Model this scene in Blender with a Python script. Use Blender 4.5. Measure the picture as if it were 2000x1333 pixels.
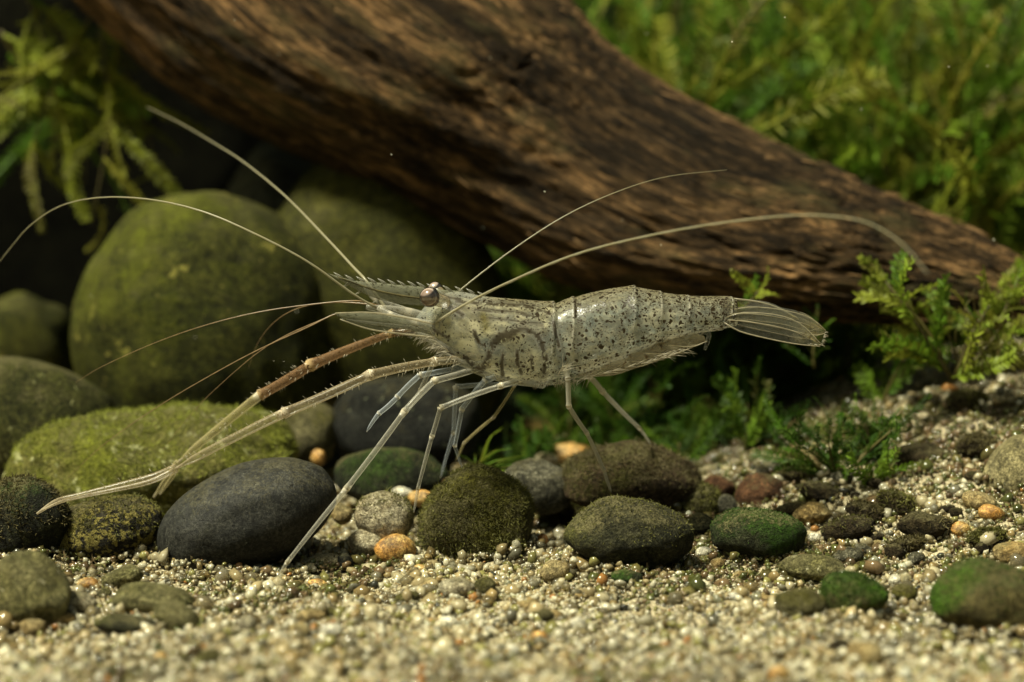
import bpy, math, random
import numpy as np
from mathutils import Vector, Matrix, noise as mn

for o in list(bpy.data.objects):
    bpy.data.objects.remove(o)
SC = bpy.context.scene
COL = SC.collection
U = 0.01                      # everything below is measured in centimetres

# ------------------------------------------------------------------ camera
LENS, SENSOR, DIST, PITCH, CAMH = 85.0, 36.0, 34.0, math.radians(7), 7.38
F = 2000 * LENS / SENSOR
cam = bpy.data.objects.new('camera', bpy.data.cameras.new('camera'))
COL.objects.link(cam)
cam.data.lens = LENS; cam.data.sensor_width = SENSOR
cam.data.clip_start = 0.01; cam.data.clip_end = 20
cam.location = (0, -DIST * U, CAMH * U)
cam.rotation_euler = (math.pi / 2 - PITCH, 0, 0)
cam.data.dof.use_dof = True
cam.data.dof.focus_distance = 33.9 * U
cam.data.dof.aperture_fstop = 14
SC.camera = cam

# ------------------------------------------------------------------ light
SUN_DIR = Vector((-0.40, -0.27, 0.875)).normalized()     # towards the light
el = math.asin(SUN_DIR.z); az = math.atan2(SUN_DIR.x, SUN_DIR.y)
w = bpy.data.worlds.new('World'); SC.world = w; w.use_nodes = True
wn = w.node_tree; bg = wn.nodes['Background']
sky = wn.nodes.new('ShaderNodeTexSky'); sky.sky_type = 'NISHITA'; sky.sun_disc = False
sky.sun_elevation = el; sky.sun_rotation = az
sky.air_density = 1.0; sky.dust_density = 6.0; sky.ozone_density = 0.3
tint = wn.nodes.new('ShaderNodeMix'); tint.data_type = 'RGBA'; tint.blend_type = 'MULTIPLY'
tint.inputs[0].default_value = 1.0
wn.links.new(sky.outputs[0], tint.inputs[6]); tint.inputs[7].default_value = (0.74, 0.79, 0.56, 1)   # light through greenish water
wn.links.new(tint.outputs[2], bg.inputs[0]); bg.inputs[1].default_value = 0.05
sun = bpy.data.objects.new('sun', bpy.data.lights.new('sun', 'SUN')); COL.objects.link(sun)
sun.data.energy = 5.0; sun.data.angle = math.radians(9); sun.data.color = (1.0, 0.97, 0.75)
sun.rotation_euler = SUN_DIR.to_track_quat('Z', 'Y').to_euler()
SC.view_settings.view_transform = 'Standard'; SC.view_settings.look = 'None'
SC.view_settings.exposure = 0.85; SC.view_settings.gamma = 1.0
SC.view_settings.use_curve_mapping = False
SC.cycles.use_denoising = True
SC.cycles.max_bounces = 8; SC.cycles.diffuse_bounces = 3; SC.cycles.glossy_bounces = 3
SC.cycles.transmission_bounces = 6; SC.cycles.transparent_max_bounces = 24
SC.cycles.caustics_reflective = False; SC.cycles.caustics_refractive = False
SC.cycles.sample_clamp_indirect = 4

# ------------------------------------------------------------------ pixel -> place
CP = np.array([0, -DIST, CAMH])
def ray(px, py):
    c, s = math.cos(PITCH), math.sin(PITCH)
    a = (px - 1000) / F; b = (666.5 - py) / F
    return np.array([a, c + s * b, -s + c * b])
def at(px, py, Y):
    d = ray(px, py)
    return CP + d * ((Y + DIST) / d[1])
def cmpx(Y):
    return (Y + DIST) / F
def ss(a, b, x):
    t = np.clip((x - a) / (b - a), 0, 1)
    return t * t * (3 - 2 * t)
def height(x, y):
    x = np.asarray(x, float); y = np.asarray(y, float)
    h = 2.25 * ss(0, 9, x) * ss(-3.5, 5.2, y) * (1 - 0.45 * ss(6.5, 11, y))
    h = h + 0.10 * np.sin(x * 0.9 + 1.1) * np.cos(y * 0.8 + 0.4) + 0.05 * np.sin(x * 2.3 + y * 1.7) + 0.03 * np.sin(x * 5.1 - y * 3.9 + 2)
    h = h + 0.35 * ss(-1, -9, y) * 0.0
    h = h + 18.0 * ss(13, 32, y)
    return h
def ground_hit(px, py):
    d = ray(px, py)
    for Y in np.arange(-20, 40, 0.05):
        p = CP + d * ((Y + DIST) / d[1])
        if p[2] <= height(p[0], p[1]):
            return p
    return p

# ------------------------------------------------------------------ mesh helpers
def link(name, mesh, mat=None, parent=None, loc=(0, 0, 0), smooth=True):
    if mat is not None and not mesh.materials:
        mesh.materials.append(mat)
    if smooth and len(mesh.polygons):
        mesh.polygons.foreach_set('use_smooth', np.ones(len(mesh.polygons), bool))
    o = bpy.data.objects.new(name, mesh); COL.objects.link(o)
    o.location = [c * U for c in loc]
    if parent is not None:
        o.parent = parent
    return o
def mk(name, verts, faces):
    me = bpy.data.meshes.new(name)
    v = np.asarray(verts, np.float32) * U
    if isinstance(faces, np.ndarray):
        n = faces.shape[1]
        me.vertices.add(len(v)); me.vertices.foreach_set('co', v.ravel())
        me.loops.add(faces.size); me.loops.foreach_set('vertex_index', faces.astype(np.int32).ravel())
        me.polygons.add(len(faces)); me.polygons.foreach_set('loop_start', np.arange(0, faces.size, n, dtype=np.int32))
        me.update(calc_edges=True)
    else:
        me.from_pydata(v.tolist(), [], faces); me.update()
    return me
def attr(me, name, vals):
    a = me.attributes.new(name, 'FLOAT', 'POINT'); a.data.foreach_set('value', np.asarray(vals, np.float32))
def colattr(me, name, rgb):
    a = me.attributes.new(name, 'FLOAT_COLOR', 'POINT')
    c = np.ones((len(rgb), 4), np.float32); c[:, :3] = rgb
    a.data.foreach_set('color', c.ravel())
def tag(o, label, cat, group=None):
    o['label'] = label; o['category'] = cat
    if group: o['group'] = group
    return o
def struct(o, label=None):
    o['kind'] = 'structure'
    if label: o['label'] = label
    return o
def empty(name, loc):
    o = bpy.data.objects.new(name, None); COL.objects.link(o)
    o.location = [c * U for c in loc]; o.empty_display_size = 0.005
    return o
def catmull(P, n):
    P = np.asarray(P, float)
    Q = np.vstack([2 * P[0] - P[1], P, 2 * P[-1] - P[-2]])
    L = np.r_[0, np.cumsum(np.linalg.norm(np.diff(P[:, :3], axis=0), axis=1))]
    out = []
    for s in np.linspace(0, L[-1], n):
        i = min(np.searchsorted(L, s, 'right') - 1, len(P) - 2)
        t = (s - L[i]) / max(L[i + 1] - L[i], 1e-9)
        p0, p1, p2, p3 = Q[i], Q[i + 1], Q[i + 2], Q[i + 3]
        out.append(0.5 * (2 * p1 + (p2 - p0) * t + (2 * p0 - 5 * p1 + 4 * p2 - p3) * t * t + (3 * p1 - p0 - 3 * p2 + p3) * t ** 3))
    return np.array(out)
def tube_data(P, R, n=8, flat=1.0, flatdir=(0, 1, 0), base=0):
    """tapered tube along P with radii R; flat squeezes it along flatdir"""
    P = np.asarray(P, float); R = np.broadcast_to(np.asarray(R, float), (len(P),))
    T = np.gradient(P, axis=0); T /= np.linalg.norm(T, axis=1)[:, None] + 1e-12
    fd = np.asarray(flatdir, float)
    V = []
    for p, t, r in zip(P, T, R):
        a = fd - t * np.dot(fd, t)
        if np.linalg.norm(a) < 1e-3:
            a = np.cross(t, (1, 0, 0))
        a /= np.linalg.norm(a); b = np.cross(t, a)
        for k in range(n):
            th = 2 * math.pi * k / n
            V.append(p + r * (a * math.cos(th) * flat + b * math.sin(th)))
    Fc = []
    m = len(P)
    for i in range(m - 1):
        for k in range(n):
            k2 = (k + 1) % n
            Fc.append([base + i * n + k, base + i * n + k2, base + (i + 1) * n + k2, base + (i + 1) * n + k])
    Fc.append([base + k for k in range(n)][::-1]); Fc.append([base + (m - 1) * n + k for k in range(n)])
    return V, Fc

# ------------------------------------------------------------------ material helpers
class NT:
    def __init__(self, name):
        self.m = bpy.data.materials.new(name); self.m.use_nodes = True
        self.t = self.m.node_tree; self.t.nodes.clear()
        self.out = self.n('ShaderNodeOutputMaterial')
    def n(self, typ, **kw):
        nd = self.t.nodes.new(typ)
        for k, v in kw.items():
            setattr(nd, k, v)
        return nd
    def l(self, a, b): self.t.links.new(a, b)
    def setin(self, nd, i, v):
        if hasattr(v, 'links') or isinstance(v, bpy.types.NodeSocket): self.l(v, nd.inputs[i])
        else:
            if isinstance(v, (tuple, list)) and len(v) == 3 and nd.inputs[i].type == 'RGBA': v = (*v, 1)
            nd.inputs[i].default_value = v
    def math(self, op, a, b=0.0, clamp=False):
        nd = self.n('ShaderNodeMath', operation=op, use_clamp=clamp); self.setin(nd, 0, a); self.setin(nd, 1, b); return nd.outputs[0]
    def mix(self, f, a, b, mode='MIX'):
        nd = self.n('ShaderNodeMix', data_type='RGBA', blend_type=mode)
        self.setin(nd, 0, f); self.setin(nd, 6, a); self.setin(nd, 7, b); return nd.outputs[2]
    def ramp(self, f, lo, hi):
        nd = self.n('ShaderNodeMapRange', interpolation_type='SMOOTHSTEP')
        self.setin(nd, 0, f); nd.inputs[1].default_value = lo; nd.inputs[2].default_value = hi; return nd.outputs[0]
    def coords(self, rnd=True, scale=(1, 1, 1)):
        tc = self.n('ShaderNodeTexCoord')
        mp = self.n('ShaderNodeVectorMath', operation='MULTIPLY'); self.l(tc.outputs['Object'], mp.inputs[0])
        mp.inputs[1].default_value = [100 * s for s in scale]
        if not rnd: return mp.outputs[0]
        oi = self.n('ShaderNodeObjectInfo'); r = self.math('MULTIPLY', oi.outputs['Random'], 60.0)
        ad = self.n('ShaderNodeVectorMath', operation='ADD'); self.l(mp.outputs[0], ad.inputs[0]); self.l(r, ad.inputs[1])
        return ad.outputs[0]
    def noise(self, co, scale, detail=4, rough=0.6, dist=0.0):
        nd = self.n('ShaderNodeTexNoise'); self.l(co, nd.inputs['Vector'])
        nd.inputs['Scale'].default_value = scale; nd.inputs['Detail'].default_value = detail
        nd.inputs['Roughness'].default_value = rough; nd.inputs['Distortion'].default_value = dist
        return nd.outputs['Fac']
    def voro(self, co, scale, out='Distance', feature='F1', rand=1.0):
        nd = self.n('ShaderNodeTexVoronoi', feature=feature); self.l(co, nd.inputs['Vector'])
        nd.inputs['Scale'].default_value = scale; nd.inputs['Randomness'].default_value = rand
        return nd.outputs[out]
    def attr(self, name, out='Fac'):
        nd = self.n('ShaderNodeAttribute', attribute_name=name); return nd.outputs[out]
    def bump(self, h, strength, dist_cm):
        nd = self.n('ShaderNodeBump'); self.l(h, nd.inputs['Height'])
        nd.inputs['Strength'].default_value = strength; nd.inputs['Distance'].default_value = dist_cm * U
        return nd.outputs[0]
    def pbsdf(self, col, rough=0.6, spec=0.3, normal=None, **kw):
        p = self.n('ShaderNodeBsdfPrincipled'); self.setin(p, 'Base Color', col); self.setin(p, 'Roughness', rough)
        self.setin(p, 'Specular IOR Level', spec)
        if normal is not None: self.l(normal, p.inputs['Normal'])
        for k, v in kw.items(): self.setin(p, k, v)
        return p.outputs[0]
    def mixsh(self, f, a, b):
        nd = self.n('ShaderNodeMixShader'); self.setin(nd, 0, f); self.l(a, nd.inputs[1]); self.l(b, nd.inputs[2]); return nd.outputs[0]
    def done(self, sh):
        self.l(sh, self.out.inputs[0]); return self.m

def stone_mat(name, c1, c2, spot=None, spot_amt=0.0, spot_scale=14, moss=None, moss_amt=0.0, moss_scale=1.2, rough=0.6,
              spec=0.10, bump=0.25, up=0.6, side=(0, 0, 0), scale=2.0, pits=0.0, silt=0.35):
    t = NT(name); co = t.coords()
    big = t.noise(co, scale, 5, 0.65); fine = t.noise(co, 22, 4, 0.7)
    f = t.ramp(t.math('ADD', big, t.math('MULTIPLY', t.math('SUBTRACT', fine, 0.5), 0.5)), 0.35, 0.65)
    col = t.mix(f, c1, c2)
    mot = t.noise(co, 5.5, 9, 0.78, 0.3)
    col = t.mix(t.ramp(mot, 0.34, 0.64), t.mix(1.0, col, (0.38, 0.38, 0.38), 'MULTIPLY'), t.mix(1.0, col, (1.25, 1.22, 1.15), 'MULTIPLY'))
    col = t.mix(t.ramp(fine, 0.40, 0.66), t.mix(1.0, col, (0.50, 0.50, 0.50), 'MULTIPLY'), col)
    if spot:
        v = t.noise(co, spot_scale, 3, 0.55, 0.4)
        v2 = t.noise(co, spot_scale * 0.25, 3, 0.6)
        s = t.ramp(t.math('ADD', t.math('MULTIPLY', v, 0.6), t.math('MULTIPLY', v2, 0.4)), 0.66 - 0.28 * spot_amt, 0.70 - 0.24 * spot_amt)
        col = t.mix(s, col, spot)
    col = t.mix(t.ramp(t.noise(co, 55, 3, 0.6), 0.36, 0.62), t.mix(1.0, col, (0.55, 0.55, 0.5), 'MULTIPLY'), t.mix(1.0, col, (1.2, 1.2, 1.15), 'MULTIPLY'))
    hgt = t.math('ADD', t.math('MULTIPLY', t.noise(co, 7, 6, 0.7), 0.6), t.math('MULTIPLY', t.noise(co, 40, 3, 0.6), 0.4))
    if pits:
        pv = t.ramp(t.noise(co, 9, 2, 0.5), 0.72 - pits * 0.08, 0.76 - pits * 0.08)
        col = t.mix(pv, col, (0.008, 0.008, 0.007))
        hgt = t.math('SUBTRACT', hgt, t.math('MULTIPLY', pv, 0.8))
    if moss:
        g = t.n('ShaderNodeNewGeometry')
        dt = t.n('ShaderNodeVectorMath', operation='DOT_PRODUCT'); t.l(g.outputs['Normal'], dt.inputs[0])
        dt.inputs[1].default_value = Vector((side[0], side[1], up + side[2]))
        m = t.math('ADD', t.math('MULTIPLY', dt.outputs['Value'], 0.35), t.math('MULTIPLY', t.math('SUBTRACT', t.noise(co, moss_scale, 5, 0.7), 0.5), 1.6))
        m = t.math('ADD', m, t.math('MULTIPLY', t.math('SUBTRACT', t.noise(co, 16, 4, 0.7), 0.5), 0.7))
        m = t.ramp(m, 0.46 - moss_amt * 0.9, 0.96 - moss_amt * 0.9)
        mc = t.mix(t.ramp(t.noise(co, 13, 4, 0.7), 0.3, 0.7), tuple(x * 0.4 for x in moss), moss)
        mc = t.mix(t.ramp(t.noise(co, 48, 3, 0.65), 0.38, 0.62), t.mix(1.0, mc, (0.45, 0.45, 0.4), 'MULTIPLY'), t.mix(1.0, mc, (1.3, 1.3, 1.2), 'MULTIPLY'))
        col = t.mix(m, col, mc)
        hgt = t.math('ADD', hgt, t.math('MULTIPLY', m, 0.3))
    if silt:
        g2 = t.n('ShaderNodeNewGeometry'); sz = t.n('ShaderNodeSeparateXYZ'); t.l(g2.outputs['Normal'], sz.inputs[0])
        sm_ = t.math('ADD', t.math('MULTIPLY', sz.outputs[2], 0.18), t.math('ADD', t.math('MULTIPLY', t.noise(co, 1.7, 4, 0.6), 0.5), t.math('MULTIPLY', t.noise(co, 19, 4, 0.75), 0.5)))
        sm_ = t.math('MULTIPLY', t.ramp(sm_, 0.60, 0.72), silt * 1.6, True)
        col = t.mix(sm_, col, t.mix(t.ramp(t.noise(co, 40, 2), 0.4, 0.6), (0.075, 0.065, 0.025), (0.20, 0.175, 0.085)))
        hgt = t.math('ADD', hgt, t.math('MULTIPLY', sm_, 0.35))
    nrm = t.bump(t.math('ADD', hgt, t.math('MULTIPLY', mot, 0.7)), min(1.0, bump * 1.5), 0.14)
    return t.done(t.pbsdf(col, rough, spec, nrm))

# ------------------------------------------------------------------ ground
def ground_mat():
    t = NT('sand_bed'); co = t.coords(False)
    tc = t.n('ShaderNodeSeparateXYZ'); t.l(co, tc.inputs[0])
    v = t.voro(co, 24, 'Color'); sep = t.n('ShaderNodeSeparateColor'); t.l(v, sep.inputs[0])
    col = t.mix(sep.outputs[0], (0.46, 0.40, 0.26), (0.20, 0.16, 0.085))
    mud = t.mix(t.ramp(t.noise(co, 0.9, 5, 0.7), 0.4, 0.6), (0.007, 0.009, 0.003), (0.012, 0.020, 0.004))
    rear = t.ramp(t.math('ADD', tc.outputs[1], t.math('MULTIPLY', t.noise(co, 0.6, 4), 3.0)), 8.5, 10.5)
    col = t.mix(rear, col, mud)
    hg = t.math('ADD', t.math('MULTIPLY', t.voro(co, 24), -1.0), t.noise(co, 3, 5))
    return t.done(t.pbsdf(col, 0.8, 0.15, t.bump(hg, 0.6, 0.1)))
xs = np.unique(np.r_[np.linspace(-90, -14, 14), np.linspace(-14, 14, 190), np.linspace(14, 90, 14)])
ys = np.unique(np.r_[np.linspace(-60, -9, 12), np.linspace(-9, 16, 170), np.linspace(16, 34, 30), np.linspace(34, 80, 6)])
gx, gy = np.meshgrid(xs, ys)
gz = height(gx, gy)
rng = np.random.default_rng(5)
gz = gz + np.where(gy < 16, 1, 6) * 0.02 * rng.standard_normal(gz.shape)
gv = np.stack([gx, gy, gz], -1).reshape(-1, 3)
nx, ny = len(xs), len(ys)
ii = (np.arange(ny - 1)[:, None] * nx + np.arange(nx - 1)[None]).ravel()
gf = np.stack([ii, ii + 1, ii + nx + 1, ii + nx], 1)
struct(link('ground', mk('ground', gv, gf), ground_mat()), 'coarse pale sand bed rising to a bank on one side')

# sand grains: nobody could count them
FOOT = []                     # footprints of the stones: x, y, rx, ry, lift
def bank(x, y):
    h = np.zeros_like(x)
    for fx, fy, a, b, lift in FOOT:
        q = np.hypot((x - fx) / a, (y - fy) / b)
        h = np.maximum(h, lift * ss(1.32, 0.95, q))
    return h
ICO_V = []
phi = (1 + 5 ** 0.5) / 2
for a, b in ((1, phi), (-1, phi), (1, -phi), (-1, -phi)):
    ICO_V += [(0, a, b), (a, b, 0), (b, 0, a)]
ICO_V = np.array(ICO_V) / math.hypot(1, phi)
def ico_faces(V):
    e = min(np.linalg.norm(V[0] - V[j]) for j in range(1, 12)) * 1.01
    fs = []
    for i in range(12):
        for j in range(i + 1, 12):
            for k in range(j + 1, 12):
                if max(np.linalg.norm(V[i] - V[j]), np.linalg.norm(V[j] - V[k]), np.linalg.norm(V[i] - V[k])) < e:
                    if np.dot(np.cross(V[j] - V[i], V[k] - V[i]), V[i]) < 0: fs.append((i, k, j))
                    else: fs.append((i, j, k))
    return np.array(fs)
ICO_F = ico_faces(ICO_V)
def vnoise(x, y, s, seed):
    """cheap smooth noise in 0..1"""
    r = np.random.default_rng(seed); tot = 0
    for k in range(6):
        a = r.uniform(0, 6.28); f = s * r.uniform(0.5, 1.6); tot = tot + np.sin((x * math.cos(a) + y * math.sin(a)) * f + r.uniform(0, 6.28))
    return 0.5 + tot / 12 * 1.6
def grain_mat():
    t = NT('sand_grain'); c = t.attr('col', 'Color'); co = t.coords(False)
    c2 = t.mix(t.ramp(t.noise(co, 45, 2), 0.3, 0.7), t.mix(1.0, c, (0.7, 0.68, 0.6), 'MULTIPLY'), c)
    p = t.pbsdf(c2, 0.10, 0.8, None, **{'Transmission Weight': t.attr('glass'), 'IOR': 1.45})
    tr = t.n('ShaderNodeBsdfTranslucent'); t.l(c2, tr.inputs[0])
    return t.done(t.mixsh(0.2, p, tr.outputs[0]))
def make_grains():
    r = np.random.default_rng(11)
    n = 95000
    y = r.uniform(-8.5, 9.0, n); x = r.uniform(-1, 1, n) * (y + 36) * 0.225
    d = np.clip(np.exp(r.normal(math.log(0.054), 0.50, n)), 0.025, 0.23)
    z = height(x, y) + bank(x, y) + d * r.uniform(-0.1, 0.55, n)
    # far left behind the stones carries little sand
    keep = ~((x < -1) & (y > 5.5)); x, y, z, d = x[keep], y[keep], z[keep], d[keep]; n = len(x)
    pal = np.array([(0.66, 0.62, 0.48), (0.52, 0.46, 0.31), (0.42, 0.34, 0.19), (0.30, 0.22, 0.10), (0.42, 0.20, 0.06), (0.16, 0.15, 0.11), (0.27, 0.25, 0.09), (0.05, 0.05, 0.04)])
    pr = np.array([0.29, 0.29, 0.20, 0.09, 0.012, 0.04, 0.09, 0.01]); pr /= pr.sum()
    idx = r.choice(len(pal), n, p=pr)
    col = pal[idx] * r.uniform(0.75, 1.15, (n, 1))
    # patches of dark brown-green detritus
    m = ss(0.50, 0.82, vnoise(x, y * 1.4, 1.6, 3) * 0.6 + vnoise(x, y, 4.2, 8) * 0.45 + 0.34 * ss(1, 4, x) * ss(-3, -0.5, y) * ss(7, 3, y) - 0.16 * ss(-0.8, -3, y))
    col = col * (0.62 + 0.5 * np.clip(vnoise(x, y * 1.5, 1.5, 17), 0, 1))[:, None] * np.array([1.0, 0.99, 0.93])
    det = np.array([(0.10, 0.085, 0.03), (0.07, 0.075, 0.02), (0.12, 0.08, 0.04)])[r.integers(0, 3, n)]
    mm = (r.uniform(0, 1, n) < m * 0.85)[:, None]
    col = np.where(mm, det * r.uniform(0.6, 1.5, (n, 1)), col)
    V = ICO_V[None] * (1 + r.uniform(-0.30, 0.30, (n, 12, 1)))
    sc = d[:, None, None] / 2 * (1 + r.uniform(-0.42, 0.42, (n, 1, 3)))
    V = V * sc
    q = r.standard_normal((n, 4)); q /= np.linalg.norm(q, axis=1)[:, None]
    a, b, c, e = q.T
    Rm = np.stack([1 - 2 * (c * c + e * e), 2 * (b * c - a * e), 2 * (b * e + a * c), 2 * (b * c + a * e), 1 - 2 * (b * b + e * e), 2 * (c * e - a * b), 2 * (b * e - a * c), 2 * (c * e + a * b), 1 - 2 * (b * b + c * c)], -1).reshape(n, 3, 3)
    V = np.einsum('nij,nkj->nki', Rm, V) + np.stack([x, y, z], 1)[:, None]
    Fc = (ICO_F[None] + (np.arange(n) * 12)[:, None, None]).reshape(-1, 3)
    me = mk('sand_grains', V.reshape(-1, 3), Fc)
    gl = np.where((idx < 3) & ~mm[:, 0], r.choice([0.0, 0.55, 0.85], n, p=[0.45, 0.25, 0.30]), 0.0)
    attr(me, 'glass', np.repeat(gl, 12)); colattr(me, 'col', np.repeat(np.where(gl[:, None] > 0, np.clip(col * 1.55, 0, .97), col * 0.98), 12, 0))
    o = link('sand_grains', me, grain_mat())
    o['kind'] = 'stuff'; o['label'] = 'coarse pale quartz sand grains covering the tank floor'; o['category'] = 'sand'
def make_detritus():
    r = np.random.default_rng(31); n = 42000
    y = r.uniform(-6.5, 7.5, n); x = r.uniform(-1, 1, n) * (y + 36) * 0.225
    m = ss(0.45, 0.8, vnoise(x, y * 1.4, 1.6, 3) * 0.6 + vnoise(x, y, 4.2, 8) * 0.45 + 0.34 * ss(1, 4, x) * ss(-3, -0.5, y) - 0.2 * ss(-0.8, -3, y))
    k = r.uniform(0, 1, n) < m; x, y = x[k], y[k]; n = len(x)
    P = np.stack([x, y, height(x, y) + bank(x, y) + r.uniform(0.0, 0.06, n)], 1)
    D = r.standard_normal((n, 3)); D[:, 2] = np.abs(D[:, 2]) * 0.7; D /= np.linalg.norm(D, axis=1)[:, None]
    S = np.cross(D, r.standard_normal((n, 3))); S /= np.linalg.norm(S, axis=1)[:, None]
    L = r.uniform(0.03, 0.11, (n, 1)); wd = r.uniform(0.004, 0.016, (n, 1))
    VV = np.stack([P - S * wd, P + S * wd, P + D * L * 0.6 + S * wd * 0.7, P + D * L + r.standard_normal((n, 3)) * 0.02, P + D * L * 0.55 - S * wd * 0.8], 1)
    b = np.arange(n) * 5
    tr = np.concatenate([np.stack([b, b + 1, b + 2], 1), np.stack([b, b + 2, b + 4], 1), np.stack([b + 4, b + 2, b + 3], 1)])
    me = mk('detritus', VV.reshape(-1, 3), tr)
    c = np.array([(0.09, 0.07, 0.025), (0.06, 0.065, 0.018), (0.12, 0.085, 0.04), (0.10, 0.11, 0.03)])[r.integers(0, 4, n)] * r.uniform(0.5, 1.4, (n, 1))
    colattr(me, 'col', np.repeat(c, 5, 0))
    t = NT('detritus'); o = link('detritus', me, t.done(t.pbsdf(t.attr('col', 'Color'), 0.8, 0.15)))
    o['kind'] = 'stuff'; o['label'] = 'brown plant detritus settled between the sand grains'; o['category'] = 'detritus'
# ------------------------------------------------------------------ stones
def ico_sphere(sub):
    import bmesh
    bm = bmesh.new(); bmesh.ops.create_icosphere(bm, subdivisions=sub, radius=1.0)
    V = np.array([v.co[:] for v in bm.verts]); Fc = np.array([[v.index for v in f.verts] for f in bm.faces]); bm.free()
    return V, Fc
ICOS = {s: ico_sphere(s) for s in (3, 4, 5)}
def fuzz_mat(name, col):
    t = NT(name); co = t.coords(False)
    c = t.mix(t.ramp(t.noise(co, 6, 3), 0.3, 0.7), tuple(x * 0.35 for x in col), col)
    p = t.pbsdf(c, 0.6, 0.2); tr = t.n('ShaderNodeBsdfTranslucent'); t.l(c, tr.inputs[0])
    return t.done(t.mixsh(0.3, p, tr.outputs[0]))
FUZZ = {'olive': fuzz_mat('algae_olive', (0.15, 0.145, 0.035)), 'green': fuzz_mat('algae_green', (0.06, 0.11, 0.018)),
        'brown': fuzz_mat('algae_brown', (0.12, 0.10, 0.038)), 'lime': fuzz_mat('algae_lime', (0.30, 0.33, 0.05))}
def add_fuzz(o, V, Fc, mat, n, ln, seed, up=0.0, thick=0.007):
    r = np.random.default_rng(seed)
    A, B, C = V[Fc[:, 0]], V[Fc[:, 1]], V[Fc[:, 2]]
    N = np.cross(B - A, C - A); ar = np.linalg.norm(N, axis=1); N = N / ar[:, None]
    wgt = ar * np.clip((N[:, 2] - up) * 1.2 + 0.5, 0.02, 1)
    f = r.choice(len(Fc), n, p=wgt / wgt.sum())
    u = r.uniform(0, 1, (n, 2)); sw = u.sum(1) > 1; u[sw] = 1 - u[sw]
    P = A[f] + (B[f] - A[f]) * u[:, :1] + (C[f] - A[f]) * u[:, 1:]
    cl = vnoise(P[:, 0] * 2 + P[:, 1], P[:, 2] * 2 + P[:, 1], 3.0, seed + 1)
    k = cl + r.uniform(-0.3, 0.3, n) > 0.45; P = P[k]; f = f[k]; n = len(P)
    D = N[f] * 0.5 + r.standard_normal((n, 3)) * 0.55; D /= np.linalg.norm(D, axis=1)[:, None]
    S = np.cross(D, r.standard_normal((n, 3))); S /= np.linalg.norm(S, axis=1)[:, None]
    L = ln * r.uniform(0.4, 1.3, (n, 1)); bend = r.standard_normal((n, 3)) * 0.35
    base = P - D * 0.01
    mid = P + D * L * 0.55; tip = P + D * L * 0.9 + bend * L
    VV = np.stack([base - S * thick, base + S * thick, mid + S * thick * 0.8, mid - S * thick * 0.8, tip], 1).reshape(-1, 3)
    b5 = np.arange(n) * 5
    tris = np.concatenate([np.stack([b5, b5 + 1, b5 + 2], 1), np.stack([b5, b5 + 2, b5 + 3], 1), np.stack([b5 + 3, b5 + 2, b5 + 4], 1)])
    fo = link('algae_fuzz', mk('algae_fuzz', VV, tris), mat, o); fo['kind'] = 'stuff'
    return fo
STONES = []
def stone(name, label, cat, cx, cy, rx, ry, rot, mat, seed, depth=0.9, Y=None, lump=0.15, sub=4, ang=0.45, fuzz=None, box=2.0, group=None, sink=0.0):
    rd_px = depth * (rx + ry) / 2
    th = math.radians(rot)
    ext = math.sqrt((rx * math.sin(th)) ** 2 + (ry * math.cos(th)) ** 2)
    if Y is None:
        g = ground_hit(cx, cy + ext * 0.88); Y = g[1] + 0.35 * rd_px * cmpx(g[1])
    s = cmpx(Y); c = at(cx, cy, Y)
    V, Fc = ICOS[sub]
    V = V.copy()
    # squarer than an ellipsoid where asked
    if box != 2.0:
        V = V / ((np.abs(V) ** box).sum(1) ** (1 / box))[:, None]
    r = random.Random(seed); off = Vector((r.uniform(0, 99), r.uniform(0, 99), r.uniform(0, 99)))
    disp = np.empty(len(V))
    for i, v in enumerate(V):
        p = Vector(v)
        disp[i] = lump * (mn.noise(p * 1.1 + off) + 0.5 * mn.noise(p * 2.3 + off) + 0.25 * mn.noise(p * 5 + off) + 0.13 * mn.noise(p * 11 + off) + 0.09 * mn.noise(p * 23 + off))
    V = V * (1 + disp)[:, None]
    if ang:                                   # broken, flat-faced stones
        rr = np.random.default_rng(seed)
        for _ in range(9):
            nrm = rr.standard_normal(3); nrm /= np.linalg.norm(nrm); h0 = rr.uniform(0.66, 0.95)
            dd = V @ nrm - h0
            V = V - np.where(dd > 0, dd * ang, 0)[:, None] * nrm
    V = V * np.array([rx, rd_px, ry]) * s
    ca, sa = math.cos(-th), math.sin(-th)       # rot > 0 turns clockwise in the picture
    V = np.stack([V[:, 0] * ca - V[:, 2] * sa, V[:, 1], V[:, 0] * sa + V[:, 2] * ca], 1)
    c = c - np.array([0, 0, sink])
    o = link(name, mk(name, V, Fc), mat, None, c)
    tag(o, label, cat, group)
    if rx > 26: FOOT.append((c[0], c[1], rx * s * 0.97, rd_px * s * 0.97, min(0.28, 0.22 * ext * s) * r.uniform(0.6, 1.1)))
    gap = c[2] + V[:, 2].min() - float(height(c[0], c[1]))
    STONES.append((name, label, [round(float(q), 2) for q in c], round(float(gap), 2)))
    if fuzz:
        add_fuzz(o, V, Fc, FUZZ[fuzz[0]], fuzz[1], fuzz[2], seed + 7, up=fuzz[3] if len(fuzz) > 3 else 0.0)
    return o

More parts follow.
